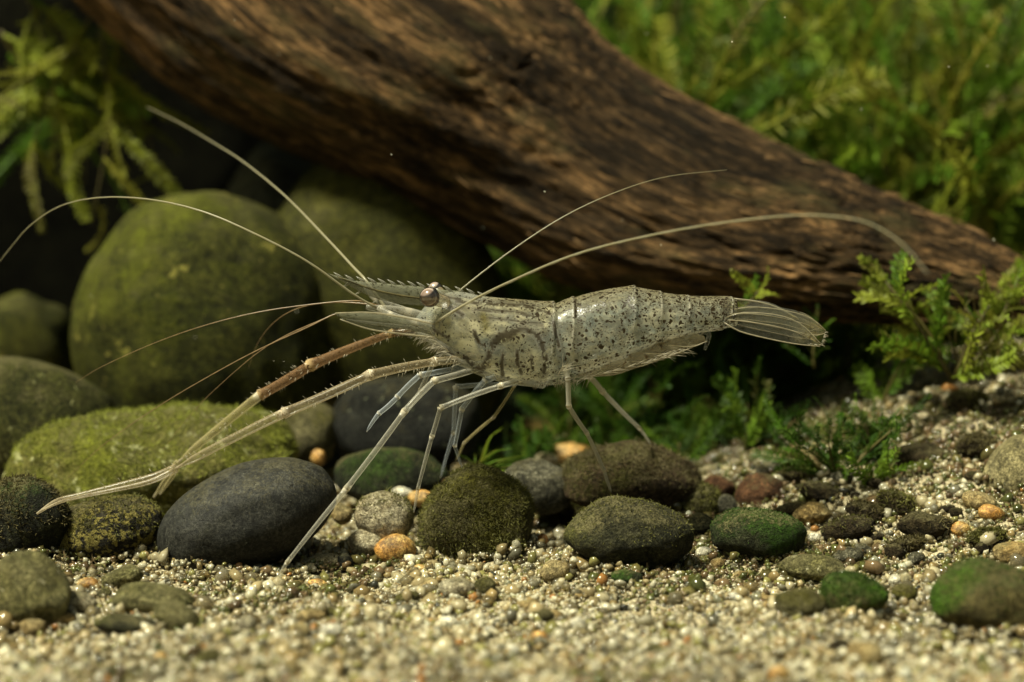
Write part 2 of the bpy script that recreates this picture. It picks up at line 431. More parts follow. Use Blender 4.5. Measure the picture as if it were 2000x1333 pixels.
M = {}
M['dark'] = stone_mat('dark_stone', (0.024, 0.025, 0.023), (0.040, 0.040, 0.036), spot=(0.11, 0.11, 0.09), spot_amt=0.02, spot_scale=26, moss=(0.075, 0.075, 0.035), moss_amt=0.30, moss_scale=0.9, rough=0.62, spec=0.18, bump=0.2, pits=0.7, silt=0.12)
M['crust'] = stone_mat('crusted_stone', (0.030, 0.028, 0.024), (0.055, 0.05, 0.04), spot=(0.24, 0.20, 0.06), spot_amt=0.62, spot_scale=13, moss=(0.15, 0.13, 0.035), moss_amt=0.45, rough=0.7, bump=0.8, pits=0.4)
M['blackgreen'] = stone_mat('blackgreen_stone', (0.02, 0.022, 0.016), (0.05, 0.055, 0.03), moss=(0.05, 0.09, 0.018), moss_amt=0.55, rough=0.7, bump=0.6)
M['khaki'] = stone_mat('khaki_stone', (0.22, 0.205, 0.085), (0.34, 0.315, 0.16), spot=(0.42, 0.39, 0.25), spot_amt=0.15, moss=(0.13, 0.14, 0.035), moss_amt=0.35, rough=0.8, bump=0.7)
M['lime'] = stone_mat('lime_stone', (0.17, 0.18, 0.035), (0.28, 0.26, 0.09), spot=(0.50, 0.50, 0.26), spot_amt=0.3, spot_scale=7, moss=(0.23, 0.25, 0.028), moss_amt=0.58, moss_scale=0.9, rough=0.75, bump=0.8)
M['olive'] = stone_mat('olive_stone', (0.042, 0.046, 0.012), (0.085, 0.085, 0.026), spot=(0.19, 0.19, 0.085), spot_amt=0.12, spot_scale=6, moss=(0.075, 0.085, 0.014), moss_amt=0.45, rough=0.75, bump=0.6)
M['cliff_shade'] = stone_mat('shade_dark_rock', (0.004, 0.004, 0.002), (0.010, 0.010, 0.005), moss=(0.012, 0.014, 0.004), moss_amt=0.3, moss_scale=0.5, rough=0.9, spec=0.05, bump=0.5, silt=0.0)  # near-black tones paint in the shade behind the hanging moss
M['boulder'] = stone_mat('boulder_stone', silt=0.1, c1=(0.022, 0.026, 0.004), c2=(0.070, 0.072, 0.012), spot=(0.15, 0.135, 0.03), spot_amt=0.16, spot_scale=4.5, moss=(0.098, 0.108, 0.009), moss_amt=0.46, moss_scale=0.9, rough=0.75, bump=0.4, side=(-0.7, 0, 0), scale=1.1)
M['paleboulder'] = stone_mat('pale_boulder_stone', silt=0.1, c1=(0.040, 0.042, 0.007), c2=(0.070, 0.068, 0.012), moss=(0.115, 0.108, 0.010), moss_amt=0.45, moss_scale=0.4, rough=0.75, bump=0.25, scale=0.6)
M['greyboulder'] = stone_mat('grey_boulder_stone', silt=0.1, c1=(0.075, 0.075, 0.055), c2=(0.10, 0.10, 0.07), moss=(0.06, 0.075, 0.02), moss_amt=0.35, moss_scale=0.5, rough=0.75, bump=0.25)
M['black'] = stone_mat('black_stone', silt=0.1, c1=(0.010, 0.011, 0.010), c2=(0.022, 0.023, 0.020), spot=(0.07, 0.075, 0.05), spot_amt=0.15, spot_scale=9, rough=0.6, bump=0.4)
M['mossy'] = stone_mat('mossy_stone', (0.13, 0.12, 0.055), (0.22, 0.20, 0.11), moss=(0.125, 0.115, 0.022), moss_amt=0.62, moss_scale=1.3, rough=0.8, bump=0.9)
M['mossbrown'] = stone_mat('mossy_brown_stone', (0.09, 0.062, 0.04), (0.14, 0.10, 0.06), moss=(0.085, 0.085, 0.02), moss_amt=0.48, moss_scale=1.0, rough=0.8, bump=0.9, side=(-0.6, 0, 0))
M['darkolive'] = stone_mat('dark_olive_stone', (0.030, 0.032, 0.018), (0.062, 0.06, 0.034), moss=(0.15, 0.145, 0.045), moss_amt=0.22, moss_scale=0.7, rough=0.7, bump=0.5, side=(-1.2, 0, 0))
M['green'] = stone_mat('green_stone', (0.03, 0.036, 0.018), (0.05, 0.055, 0.03), moss=(0.038, 0.085, 0.010), moss_amt=0.62, rough=0.7, bump=0.5)
M['vivid'] = stone_mat('vivid_green_stone', (0.12, 0.12, 0.05), (0.19, 0.17, 0.08), moss=(0.075, 0.175, 0.010), moss_amt=0.85, rough=0.8, bump=0.6)
M['halfgreen'] = stone_mat('half_green_stone', (0.14, 0.12, 0.05), (0.20, 0.17, 0.075), moss=(0.065, 0.135, 0.012), moss_amt=0.40, rough=0.8, bump=0.6, side=(-1.3, 0, 0))
M['pale'] = stone_mat('pale_stone', (0.44, 0.36, 0.23), (0.58, 0.53, 0.40), spot=(0.20, 0.14, 0.08), spot_amt=0.05, spot_scale=22, moss=(0.11, 0.13, 0.02), moss_amt=0.18, moss_scale=1.6, rough=0.65, bump=0.5, side=(0.9, 0, 0))
M['white'] = stone_mat('white_quartz', (0.58, 0.54, 0.43), (0.72, 0.69, 0.58), silt=0.0, rough=0.35, spec=0.5, bump=0.25)
M['orange'] = stone_mat('orange_stone', silt=0.1, c1=(0.50, 0.24, 0.05), c2=(0.62, 0.42, 0.15), spot=(0.64, 0.55, 0.34), spot_amt=0.14, spot_scale=8, rough=0.5, spec=0.4, bump=0.25)
M['tan'] = stone_mat('tan_stone', (0.32, 0.22, 0.09), (0.45, 0.36, 0.19), spot=(0.15, 0.10, 0.05), spot_amt=0.06, rough=0.6, bump=0.4)
M['red'] = stone_mat('red_brown_stone', (0.11, 0.055, 0.03), (0.20, 0.10, 0.055), moss=(0.09, 0.085, 0.03), moss_amt=0.12, rough=0.7, bump=0.6)
M['darkbrown'] = stone_mat('dark_brown_stone', (0.035, 0.026, 0.015), (0.075, 0.058, 0.03), moss=(0.07, 0.07, 0.02), moss_amt=0.3, rough=0.8, bump=0.7)
M['grey'] = stone_mat('grey_stone', (0.13, 0.125, 0.09), (0.22, 0.21, 0.16), spot=(0.04, 0.04, 0.03), spot_amt=0.12, spot_scale=10, moss=(0.10, 0.10, 0.03), moss_amt=0.2, rough=0.75, bump=0.8)
M['speck'] = stone_mat('speckled_stone', (0.24, 0.21, 0.11), (0.34, 0.30, 0.17), spot=(0.06, 0.055, 0.03), spot_amt=0.10, spot_scale=12, moss=(0.14, 0.14, 0.05), moss_amt=0.15, rough=0.7, bump=0.4)
M['algaemound'] = stone_mat('algae_mound', (0.13, 0.095, 0.028), (0.20, 0.15, 0.045), moss=(0.09, 0.10, 0.02), moss_amt=0.25, rough=0.85, bump=0.5)

# name, label, category, cx, cy, rx, ry, rot(cw deg), material, options
big = [
 ('boulder', 'large round mossy boulder with faint yellow patches under the driftwood', 405, 660, 272, 284, 0, 'boulder', dict(Y=7.0, depth=0.85, lump=0.07, sub=5, ang=0.0)),
 ('boulder', 'shaded olive boulder wedged beneath the sloping driftwood behind the round boulder', 755, 600, 235, 300, -28, 'paleboulder', dict(Y=7.5, depth=0.62, lump=0.08, sub=5, ang=0.0)),
 ('boulder', 'dim grey boulder touching the underside of the driftwood', 545, 470, 150, 225, 10, 'greyboulder', dict(Y=10.5, depth=0.9, lump=0.10, sub=4)),
 ('stone', 'dark half hidden rock at the foot of the hanging moss', 25, 690, 120, 130, 20, 'boulder', dict(Y=9.5, depth=0.9)),
 ('stone', 'olive round stone overlapping the lime green flat rock', 62, 830, 168, 142, 14, 'olive', dict(Y=4.2, depth=0.9, lump=0.08)),
 ('rock', 'broad flat rock coated in lime green algae below the claws', 300, 920, 292, 128, -4, 'lime', dict(Y=3.2, depth=0.75, lump=0.16, sub=5, box=2.5, ang=0.1, fuzz=('lime', 7000, 0.09, 0.2))),
 ('stone', 'blackish green stone with fine algae against the crusted pebble', 42, 1018, 100, 88, 8, 'blackgreen', dict(fuzz=('brown', 3500, 0.07, 0.2), lump=0.12)),
 ('pebble', 'dark oval pebble with a yellow brown crust beside the smooth grey pebble', 207, 1036, 132, 66, -14, 'crust', dict(lump=0.09, sub=5, fuzz=('olive', 3500, 0.05, 0.1))),
 ('pebble', 'smooth charcoal grey oval pebble, biggest of the clean pebbles', 480, 1012, 186, 104, -22, 'dark', dict(lump=0.035, sub=5, ang=0.0)),
 ('rock', 'khaki blocky rock with pale top next to the small white pebble', 48, 1160, 92, 82, 10, 'khaki', dict(ang=0.6, lump=0.14)),
 ('stone', 'black speckled stone in the shade behind the walking legs', 800, 830, 168, 108, 4, 'black', dict(Y=4.6, lump=0.10)),
 ('stone', 'low dark green stone in front of the black stone', 765, 932, 112, 62, 2, 'blackgreen', dict(Y=2.8, lump=0.14)),
 ('stone', 'rounded upright stone covered in olive algae under the shrimp belly', 936, 1022, 118, 116, 12, 'mossy', dict(lump=0.10, sub=5, fuzz=('olive', 13000, 0.06, -0.5), Y=0.45)),
 ('rock', 'pale cream rock with a mossy side above the orange pebble', 752, 1012, 62, 54, 10, 'pale', dict(ang=0.5, lump=0.12, Y=0.5, depth=0.8, fuzz=('olive', 900, 0.07, 0.5))),
 ('rock', 'cream rock fragment half buried behind the orange pebble', 714, 1066, 42, 30, 20, 'pale', dict(ang=0.5, lump=0.12)),
 ('pebble', 'glossy orange pebble beside the olive algae stone', 772, 1074, 41, 31, -4, 'orange', dict(lump=0.07, ang=0.1)),
 ('rock', 'grey rough rock behind the olive algae stone', 1048, 952, 74, 56, 12, 'grey', dict(Y=2.0, lump=0.16, ang=0.4)),
 ('rock', 'brown and green mossy rock carrying the two hind feet', 1228, 940, 146, 74, 3, 'mossbrown', dict(Y=1.9, lump=0.14, sub=5, fuzz=('brown', 5000, 0.07, 0.0))),
 ('stone', 'dark olive rounded stone in front of the brown mossy rock', 1232, 1042, 130, 76, 3, 'darkolive', dict(lump=0.10, sub=5, fuzz=('olive', 1500, 0.035, 0.2))),
 ('stone', 'dark green smooth stone beside the small shadowed pebble', 1480, 1044, 97, 56, 4, 'green', dict(lump=0.08, fuzz=('green', 1800, 0.03, 0.2))),
 ('stone', 'yellowish algae coated stone wedged by the mossy rock', 1362, 980, 48, 36, 5, 'mossy', dict(lump=0.12, fuzz=('olive', 1600, 0.07))),
 ('pebble', 'small shadowed olive pebble between two dark stones', 1370, 1026, 32, 24, 20, 'darkolive', dict()),
 ('pebble', 'small grey pebble next to the red brown rock', 1419, 988, 21, 24, 0, 'grey', dict()),
 ('rock', 'red brown rough rock under the dark green moss', 1486, 968, 52, 42, 8, 'red', dict(ang=0.5, lump=0.15, Y=1.9)),
 ('rock', 'small rust brown rock on top of the yellowish stone', 1402, 950, 36, 24, 20, 'red', dict(ang=0.5, Y=2.2)),
 ('stone', 'big pale speckled stone leaning on the sand bank', 1995, 928, 78, 80, 15, 'speck', dict(lump=0.07, sub=5, Y=1.0)),
 ('pebble', 'orange pebble tucked below the pale speckled stone', 1936, 1003, 29, 19, 10, 'orange', dict()),
 ('pebble', 'small yellow orange pebble beside the dark brown stone', 1874, 1034, 22, 16, 0, 'orange', dict()),
 ('rock', 'flat dark slab sticking out of the sand bank', 1812, 892, 80, 27, 3, 'darkbrown', dict(ang=0.5, Y=2.2, lump=0.15)),
 ('stone', 'brown rounded stone below the flat dark slab', 1832, 952, 46, 30, -5, 'tan', dict(Y=1.6)),
 ('stone', 'dark brown crumbly stone on the bank slope', 1806, 1030, 56, 32, 5, 'darkbrown', dict(lump=0.2, fuzz=('brown', 500, 0.05))),
 ('stone', 'low brown stone tufted with algae beside the green stone', 1655, 1034, 52, 28, -10, 'darkbrown', dict(lump=0.2, fuzz=('olive', 400, 0.05))),
 ('stone', 'brownish stone under the trailing moss tips', 1590, 1006, 44, 24, 0, 'tan', dict(lump=0.2)),
 ('stone', 'flat yellowish stone behind the bright green stone', 1590, 1110, 72, 28, 4, 'khaki', dict(lump=0.12)),
 ('stone', 'bright green algae covered stone on open sand', 1664, 1166, 73, 48, 5, 'vivid', dict(lump=0.09, fuzz=('green', 3500, 0.035, 0.1))),
 ('stone', 'large stone half green and half brown on the bank', 1935, 1172, 120, 84, 8, 'halfgreen', dict(lump=0.12, sub=5, fuzz=('green', 3000, 0.035, 0.2))),
 ('stone', 'flat tan orange stone above the half green stone', 1985, 1082, 48, 25, 5, 'tan', dict()),
 ('stone', 'low olive rock patch left of the vivid green stone', 1560, 1180, 52, 36, 0, 'mossy', dict(lump=0.15)),
 ('pebble', 'tan pebble in the blurred sand beside a dark pebble', 1690, 1278, 36, 27, 10, 'tan', dict()),
 ('pebble', 'dark pebble in the blurred sand touching the tan pebble', 1640, 1266, 24, 18, 0, 'darkbrown', dict()),
 ('pebble', 'rust orange pebble in the closest sand', 1522, 1318, 24, 19, 0, 'orange', dict()),
 ('pebble', 'clean round white pebble alone on the sand', 1127, 1219, 18, 15, 0, 'white', dict()),
 ('pebble', 'white quartz pebble below the dark olive stone', 1374, 1081, 17, 14, 0, 'white', dict()),
 ('pebble', 'cream pebble in front of the olive algae stone', 893, 1148, 36, 22, 0, 'pale', dict()),
 ('pebble', 'small olive pebble beside the cream pebble', 948, 1146, 22, 20, 0, 'mossy', dict()),
 ('stone', 'thin dark green stone half buried below the dark olive stone', 1222, 1128, 36, 15, 3, 'green', dict()),
 ('rock', 'broad khaki rock sunk in the sand in front of the charcoal pebble', 298, 1172, 82, 36, 4, 'khaki', dict(ang=0.5, lump=0.15)),
 ('rock', 'lower khaki lump behind the flat dark pebble', 345, 1204, 48, 30, 20, 'khaki', dict(ang=0.4, lump=0.15)),
 ('pebble', 'flat dark grey green pebble on the sand by the khaki rocks', 246, 1222, 62, 22, 4, 'darkolive', dict()),
 ('pebble', 'cream white blocky pebble next to the khaki blocky rock', 144, 1176, 48, 26, 5, 'pale', dict(ang=0.4)),
 ('pebble', 'small rust orange pebble behind the cream blocky pebble', 172, 1142, 23, 15, 0, 'orange', dict()),
 ('rock', 'angular khaki stone chip below the crusted pebble', 238, 1130, 44, 26, -20, 'khaki', dict(ang=0.6)),
 ('pebble', 'tan pebble at the foot of the khaki blocky rock', 62, 1228, 30, 24, 0, 'tan', dict()),
 ('pebble', 'brown lump of gravel beside the tan pebble', 112, 1212, 40, 24, -5, 'tan', dict(lump=0.2)),
 ('pebble', 'pale yellow pebble on the open sand', 482, 1219, 21, 18, 0, 'pale', dict()),
 ('pebble', 'amber yellow pebble with a second one touching it', 608, 1206, 31, 19, 0, 'tan', dict()),
 ('pebble', 'small amber pebble leaning on the larger amber pebble', 584, 1232, 22, 17, 0, 'tan', dict()),
 ('pebble', 'greyish white pebble next to the amber pair', 648, 1232, 26, 16, 0, 'white', dict()),
 ('pebble', 'flat cream yellow pebble at the front foot of the shrimp', 632, 1100, 42, 20, -6, 'pale', dict()),
 ('pebble', 'small jet black pebble near the orange pebble', 673, 1100, 17, 20, 0, 'black', dict()),
 ('pebble', 'clear white quartz chip against the charcoal pebble', 574, 1064, 26, 22, 0, 'white', dict(ang=0.5)),
 ('pebble', 'olive yellow chip touching the charcoal pebble', 594, 1040, 20, 15, -10, 'khaki', dict(ang=0.4)),
 ('pebble', 'tan pebble behind the end of the charcoal pebble', 668, 1004, 24, 22, 0, 'tan', dict(Y=1.2)),
 ('pebble', 'white quartz lump behind the cream rock', 786, 966, 24, 17, 0, 'white', dict(Y=1.8, ang=0.5)),
 ('pebble', 'yellowish quartz lump behind the cream rock', 824, 974, 28, 18, 0, 'orange', dict(Y=1.7)),
 ('pebble', 'rust red pebble behind the olive algae stone', 886, 946, 24, 17, 10, 'red', dict(Y=2.0)),
 ('pebble', 'small round orange pebble between the lime green rock and the black stone', 622, 893, 17, 17, 0, 'orange', dict(Y=3.4)),
 ('pebble', 'large amber pebble on the sand behind the mossy brown rock', 1118, 888, 44, 24, 0, 'orange', dict(Y=5.0)),
 ('pebble', 'cream pebble beside the large amber pebble', 1068, 900, 26, 17, 0, 'pale', dict(Y=4.6)),
 ('rock', 'brownish algae mound behind the amber pebble', 1090, 852, 98, 56, 0, 'algaemound', dict(Y=7.5, lump=0.2)),
 ('rock', 'dim brown mound at the edge of the dark moss', 1240, 872, 90, 40, 0, 'algaemound', dict(Y=8.0, lump=0.2)),
 ('rock', 'shaded brown rock between the boulder and the black stone', 640, 790, 90, 80, 0, 'algaemound', dict(Y=7.2, lump=0.12)),
 ('rock', 'green mossy rock next to the lime flat rock', 606, 850, 60, 70, 0, 'mossy', dict(Y=4.4, lump=0.12)),
 ('rock', 'dark crumbling earth clod on the bank top', 1815, 812, 50, 40, 20, 'darkbrown', dict(Y=4.2, lump=0.25, fuzz=('brown', 700, 0.06))),
 ('rock', 'dark mossy clod beside the pale speckled stone', 1950, 820, 62, 36, -12, 'mossbrown', dict(Y=3.4, lump=0.25, fuzz=('brown', 700, 0.06))),
]
for i, (nm, lb, cx, cy, rx, ry, rot, mt, kw) in enumerate(big):
    stone(nm, lb, nm, cx, cy, rx, ry, rot, M[mt], 100 + i * 13, **({'sub': 3} | kw if max(rx, ry) < 40 else kw))

# small loose pebbles lying about in the sand
rp = random.Random(77)
kinds = [('white', 'little white quartz pebble lying loose in the sand', 'loose white pebbles', 18), ('tan', 'little tan pebble lying loose in the sand', 'loose tan pebbles', 24),
         ('orange', 'little bright orange pebble lying loose in the sand', 'loose orange pebbles', 5), ('mossy', 'little olive coated pebble lying loose in the sand', 'loose olive pebbles', 24),
         ('grey', 'little grey pebble lying loose in the sand', 'loose grey pebbles', 9), ('darkbrown', 'little dark brown pebble lying loose in the sand', 'loose brown pebbles', 12)]
for mt, lb, grp, cnt in kinds:
    k = 0
    while k < cnt:
        px, py = rp.uniform(10, 1990), 860 + 470 * rp.random() ** 0.8
        if py < 1060 and px < 1380: continue
        if any(((px - b[2]) / (b[4] + 6)) ** 2 + ((py - b[3]) / (b[5] + 6)) ** 2 < 1 for b in big): continue
        if py < 900 and px < 1500: continue
        if mt in ('grey', 'darkbrown') and (py > 1110 or px < 1380): continue
        q = rp.uniform(7, 15) if rp.random() < 0.75 or mt in ('white', 'orange') else rp.uniform(15, 26)
        stone('pebble', lb, 'pebble', px, py, q * rp.uniform(1, 1.5), q * rp.uniform(0.7, 1.0), rp.uniform(-20, 20), M[mt], 4000 + k * 7 + len(mt) * 100, sub=3, ang=0.4 if rp.random() < 0.4 else 0, lump=0.14, group=grp)
        k += 1

rc = random.Random(52)
for i, (cx, cy, rx, ry) in enumerate([(1700, 1003, 46, 22), (1750, 985, 40, 24), (1600, 962, 44, 22), (1905, 872, 40, 26), (1885, 785, 44, 24), (1560, 930, 36, 18), (1690, 850, 38, 18), (1925, 1052, 40, 18), (1545, 1000, 34, 18), (1770, 1065, 40, 15), (1090, 1015, 44, 34), (1100, 1000, 40, 30)]):
    stone('detritus_clump', 'crumbly brown clump of algae and silt stuck in the gravel', 'clump', cx, cy, rx, ry, rc.uniform(-15, 15), M['darkbrown'], 7000 + i, lump=0.34, sub=4, group='brown silt clumps in the gravel', fuzz=(rc.choice(['brown', 'olive']), 1100, 0.07))
make_grains()
make_detritus()
def make_particles():
    r = np.random.default_rng(61); n = 34
    y = r.uniform(-4, 9, n); x = r.uniform(-1, 1, n) * (y + 34) * 0.21; z = r.uniform(2.6, 9, n)
    d = r.uniform(0.004, 0.011, n)
    V = ICO_V[None] * (1 + r.uniform(-0.3, 0.3, (n, 12, 1))) * d[:, None, None] + np.stack([x, y, z], 1)[:, None]
    t = NT('particle')
    o = link('drifting_specks', mk('drifting_specks', V.reshape(-1, 3), (ICO_F[None] + (np.arange(n) * 12)[:, None, None]).reshape(-1, 3)), t.done(t.pbsdf((0.6, 0.58, 0.45), 0.6, 0.3)))
    o['kind'] = 'stuff'; o['label'] = 'tiny pale specks drifting in the water'; o['category'] = 'specks'
make_particles()

# ------------------------------------------------------------------ driftwood
def wood_mat():
    t = NT('driftwood')
    cmb = t.n('ShaderNodeCombineXYZ'); t.l(t.attr('wu'), cmb.inputs[0]); t.l(t.attr('wa'), cmb.inputs[1]); t.l(t.attr('wb'), cmb.inputs[2])
    def st(sc):
        m = t.n('ShaderNodeVectorMath', operation='MULTIPLY'); t.l(cmb.outputs[0], m.inputs[0]); m.inputs[1].default_value = sc; return m.outputs[0]
    broad = t.noise(st((0.13, 1.2, 1.2)), 1.0, 5, 0.62, 0.15)
    fib = t.noise(st((0.38, 5.5, 5.5)), 1.0, 6, 0.72, 0.08)
    fine = t.noise(st((2.6, 15, 15)), 1.0, 5, 0.75)
    blot = t.noise(st((1.5, 5.0, 5.0)), 1.0, 5, 0.75, 0.3)
    f = t.math('ADD', t.math('MULTIPLY', broad, 0.50), t.math('ADD', t.math('MULTIPLY', fib, 0.42), t.math('MULTIPLY', fine, 0.46)))
    c = t.mix(t.ramp(f, 0.60, 0.76), (0.012, 0.008, 0.004), (0.080, 0.048, 0.021))
    c = t.mix(t.ramp(f, 0.71, 0.84), c, (0.28, 0.158, 0.066))
    c = t.mix(t.math('MULTIPLY', t.ramp(blot, 0.50, 0.66), 0.6), c, (0.014, 0.011, 0.007))
    c = t.mix(t.math('MULTIPLY', t.ramp(t.noise(st((0.5, 1.2, 1.2)), 1.0, 4), 0.52, 0.7), 0.35), c, (0.085, 0.075, 0.028))
    h = t.math('ADD', t.math('MULTIPLY', fib, 0.6), t.math('SUBTRACT', t.math('MULTIPLY', fine, 0.35), t.math('MULTIPLY', t.ramp(blot, 0.52, 0.66), 0.25)))
    return t.done(t.pbsdf(c, 0.8, 0.08, t.bump(h, 1.0, 0.30)))
def make_log():
    Ue = [(480, -520), (640, -380), (800, -260), (950, -130), (1110, 0), (1200, 85), (1290, 160), (1480, 265), (1650, 340), (1800, 410), (1990, 500), (2150, 590), (2230, 650)]
    Le = [(-60, -160), (100, -40), (235, 85), (330, 165), (500, 262), (740, 380), (920, 466), (1110, 555), (1330, 598), (1560, 622), (1820, 636), (2060, 650), (2200, 690)]
    Yc = [9.3, 9.0, 8.6, 8.3, 7.9, 7.5, 7.1, 6.4, 5.8, 5.2, 4.7, 4.5, 4.4]
    Cn, Hh, Rd = [], [], []
    for u, l, y in zip(Ue, Le, Yc):
        a, b = at(*u, y), at(*l, y)
        Cn.append((a + b) / 2); Hh.append((a - b) / 2); Rd.append(np.linalg.norm(a - b) / 2 * 0.85)
    ns, na = 420, 200
    D = catmull(np.hstack([Cn, Hh, np.array(Rd)[:, None]]), ns)
    root = empty('driftwood', (at(2060, 660, 4.5)))
    rl = np.array(root.location) / U
    V = np.empty((ns, na, 3)); wu = np.empty((ns, na)); wa = np.empty((ns, na)); wb = np.empty((ns, na))
    s = np.r_[0, np.cumsum(np.linalg.norm(np.diff(D[:, :3], axis=0), axis=1))]
    for i in range(ns):
        c, h, rd = D[i, :3], D[i, 3:6], D[i, 6]
        R = np.linalg.norm(h)
        for k in range(na):
            th = 2 * math.pi * k / na
            ca, sa = math.cos(th), math.sin(th)
            p = Vector((s[i] * 0.16, ca * 1.1, sa * 1.1))
            g = 0.06 * mn.noise(p * 1.0) + 0.06 * mn.noise(Vector((s[i] * 0.3, ca * 3.2 * R ** .5, sa * 3.2 * R ** .5)))
            g += (0.035 * mn.noise(Vector((s[i] * 0.5, ca * 9 * R ** .5, sa * 9 * R ** .5))) + 0.022 * mn.noise(Vector((s[i] * 1.6, ca * 17 * R ** .5, sa * 17 * R ** .5)))) / max(R, 0.8) * 1.6
            g += 0.02 / max(R, .6) * mn.noise(Vector((s[i] * 5, ca * 20 * R ** .5, sa * 20 * R ** .5)))
            cn = mn.noise(Vector((s[i] * 0.22, ca * 5.5 * R ** .5 + 9, sa * 5.5 * R ** .5)))
            g -= 0.055 / max(R, 0.8) * 1.5 * math.exp(-(cn / 0.05) ** 2)
            g += 0.03 / max(R, .6) * mn.noise(Vector((s[i] * 2.8, ca * 11 * R ** .5, sa * 11 * R ** .5)))
            f = 1 + g * (0.75 if abs(ca) > 0.8 else 1.0)
            V[i, k] = c + h * ca * f + np.array([0, -rd * sa * f, 0])
            wu[i, k] = s[i]; wa[i, k] = ca * R * 1.0; wb[i, k] = sa * R * 1.0
    V = V.reshape(-1, 3) - rl
    ii = np.arange(ns - 1)[:, None] * na; kk = np.arange(na)[None]; k2 = (kk + 1) % na
    Fc = np.stack([ii + kk, ii + na + kk, ii + na + k2, ii + k2], -1).reshape(-1, 4)
    c0, c1 = V[:na].mean(0), V[-na:].mean(0)
    n0 = len(V)
    V = np.vstack([V, c0, c1])
    me = bpy.data.meshes.new('log')
    caps = [[n0, (k + 1) % na, k][::-1] for k in range(na)] + [[n0 + 1, (ns - 1) * na + k, (ns - 1) * na + (k + 1) % na][::-1] for k in range(na)]
    me.from_pydata((V * U).tolist(), [], Fc.tolist() + caps); me.update()
    for nm, a in (('wu', wu), ('wa', wa), ('wb', wb)):
        attr(me, nm, np.r_[a.ravel(), 0, s[-1]])
    link('log', me, WOOD, root)
    # loose splinters standing off the weathered upper edge and face
    r = random.Random(4)
    VV, FF = [], []
    for _ in range(150):
        i = r.randrange(60, ns - 30); k = r.choice([r.randrange(0, 14), r.randrange(na - 20, na), r.randrange(0, na // 2)])
        p = V[i * na + k]; q = V[min(i + r.randrange(4, 12), ns - 1) * na + k]
        nrm = p - (D[i, :3] - rl); nrm = nrm / np.linalg.norm(nrm)
        e = q + nrm * r.uniform(0.01, 0.09)
        v, f = tube_data([p, (p + e) / 2 + nrm * 0.015, e], [0.016, 0.013, 0.003], 4, base=len(VV))
        VV += v; FF += f
    so = link('splinters', mk('splinters', VV, FF), SPL, root); so['kind'] = 'stuff'
    tag(root, 'long weathered brown driftwood log slanting down behind the shrimp', 'driftwood')
WOOD = wood_mat()
_t = NT('splinter'); SPL = _t.done(_t.pbsdf((0.13, 0.075, 0.03), 0.8, 0.2))
make_log()

# ------------------------------------------------------------------ moss and weed
def leaf_mat(name, a, b, trans=0.4):
    t = NT(name); oi = t.n('ShaderNodeObjectInfo')
    co = t.coords(True)
    c = t.mix(oi.outputs['Random'], a, b)
    c = t.mix(t.ramp(t.noise(co, 1.4, 3), 0.3, 0.7), t.mix(1.0, c, (0.55, 0.5, 0.4), 'MULTIPLY'), c)
    c = t.mix(t.math('MULTIPLY', t.ramp(t.noise(co, 0.9, 4, 0.7), 0.52, 0.66), 0.7), c, (0.085, 0.065, 0.02))
    p = t.pbsdf(c, 0.5, 0.18); tr = t.n('ShaderNodeBsdfTranslucent'); t.l(c, tr.inputs[0])
    return t.done(t.mixsh(trans, p, tr.outputs[0]))
LEAF = {'bright': leaf_mat('moss_bright', (0.16, 0.25, 0.018), (0.27, 0.31, 0.035)),
        'mid': leaf_mat('moss_mid', (0.075, 0.175, 0.012), (0.14, 0.23, 0.02)),
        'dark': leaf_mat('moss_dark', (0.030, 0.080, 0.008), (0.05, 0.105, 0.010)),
        'yellow': leaf_mat('moss_yellow', (0.19, 0.22, 0.02), (0.27, 0.27, 0.035)),
        'stem': leaf_mat('moss_stem', (0.06, 0.05, 0.018), (0.10, 0.09, 0.025), 0.1)}
def frond_data(seed, pairs=16, leaf=0.11, wid=0.028, curl=0.5, full=True, ribs=5):
    """unit-long feathery frond growing up +Z and bending over to +X"""
    r = np.random.default_rng(seed)
    n = 12; u = np.linspace(0, 1, n); an = curl * u ** 1.3
    dz = np.cos(an) / (n - 1); dx = np.sin(an) / (n - 1)
    P = np.stack([np.r_[0, np.cumsum(dx[:-1])], 0.05 * np.sin(u * 5 + r.uniform(0, 6)) * u, np.r_[0, np.cumsum(dz[:-1])]], 1)
    V, Fc = tube_data(P, np.linspace(0.016, 0.006, n), ribs)
    V = [np.array(v) for v in V]
    for k in range(pairs):
        s = 0.10 + 0.90 * (k + r.uniform(-0.2, 0.2)) / pairs
        j = min(int(s * (n - 1)), n - 2); q = s * (n - 1) - j
        p = P[j] * (1 - q) + P[j + 1] * q; t = (P[j + 1] - P[j]); t /= np.linalg.norm(t)
        side = np.array([0, 1, 0.0]); nr = np.cross(t, side)
        for sg in ((-1, 1) if not full else (-1, 1, 0)):
            if sg == 0 and r.uniform() < 0.45: continue
            L = leaf * (0.55 + 0.6 * math.sin(math.pi * min(1, s * 0.9 + 0.1))) * r.uniform(0.75, 1.2)
            if sg: d = side * sg * 0.9 + t * r.uniform(0.45, 0.8) + nr * r.uniform(-0.35, 0.35)
            else: d = nr * r.choice([-1, 1]) * 0.9 + t * 0.7
            d /= np.linalg.norm(d)
            wv = np.cross(d, nr + r.uniform(-0.5, 0.5, 3)); wv /= np.linalg.norm(wv)
            b = len(V); up = nr * L * 0.12
            V += [p, p + d * L * 0.35 + wv * wid, p + d * L * 0.8 + wv * wid * 0.8 + up, p + d * L + up * 1.4, p + d * L * 0.8 - wv * wid * 0.8 + up, p + d * L * 0.35 - wv * wid]
            Fc += [[b, b + 1, b + 2, b + 5], [b + 2, b + 3, b + 4, b + 5]]
    return np.array(V), Fc
FR = {}
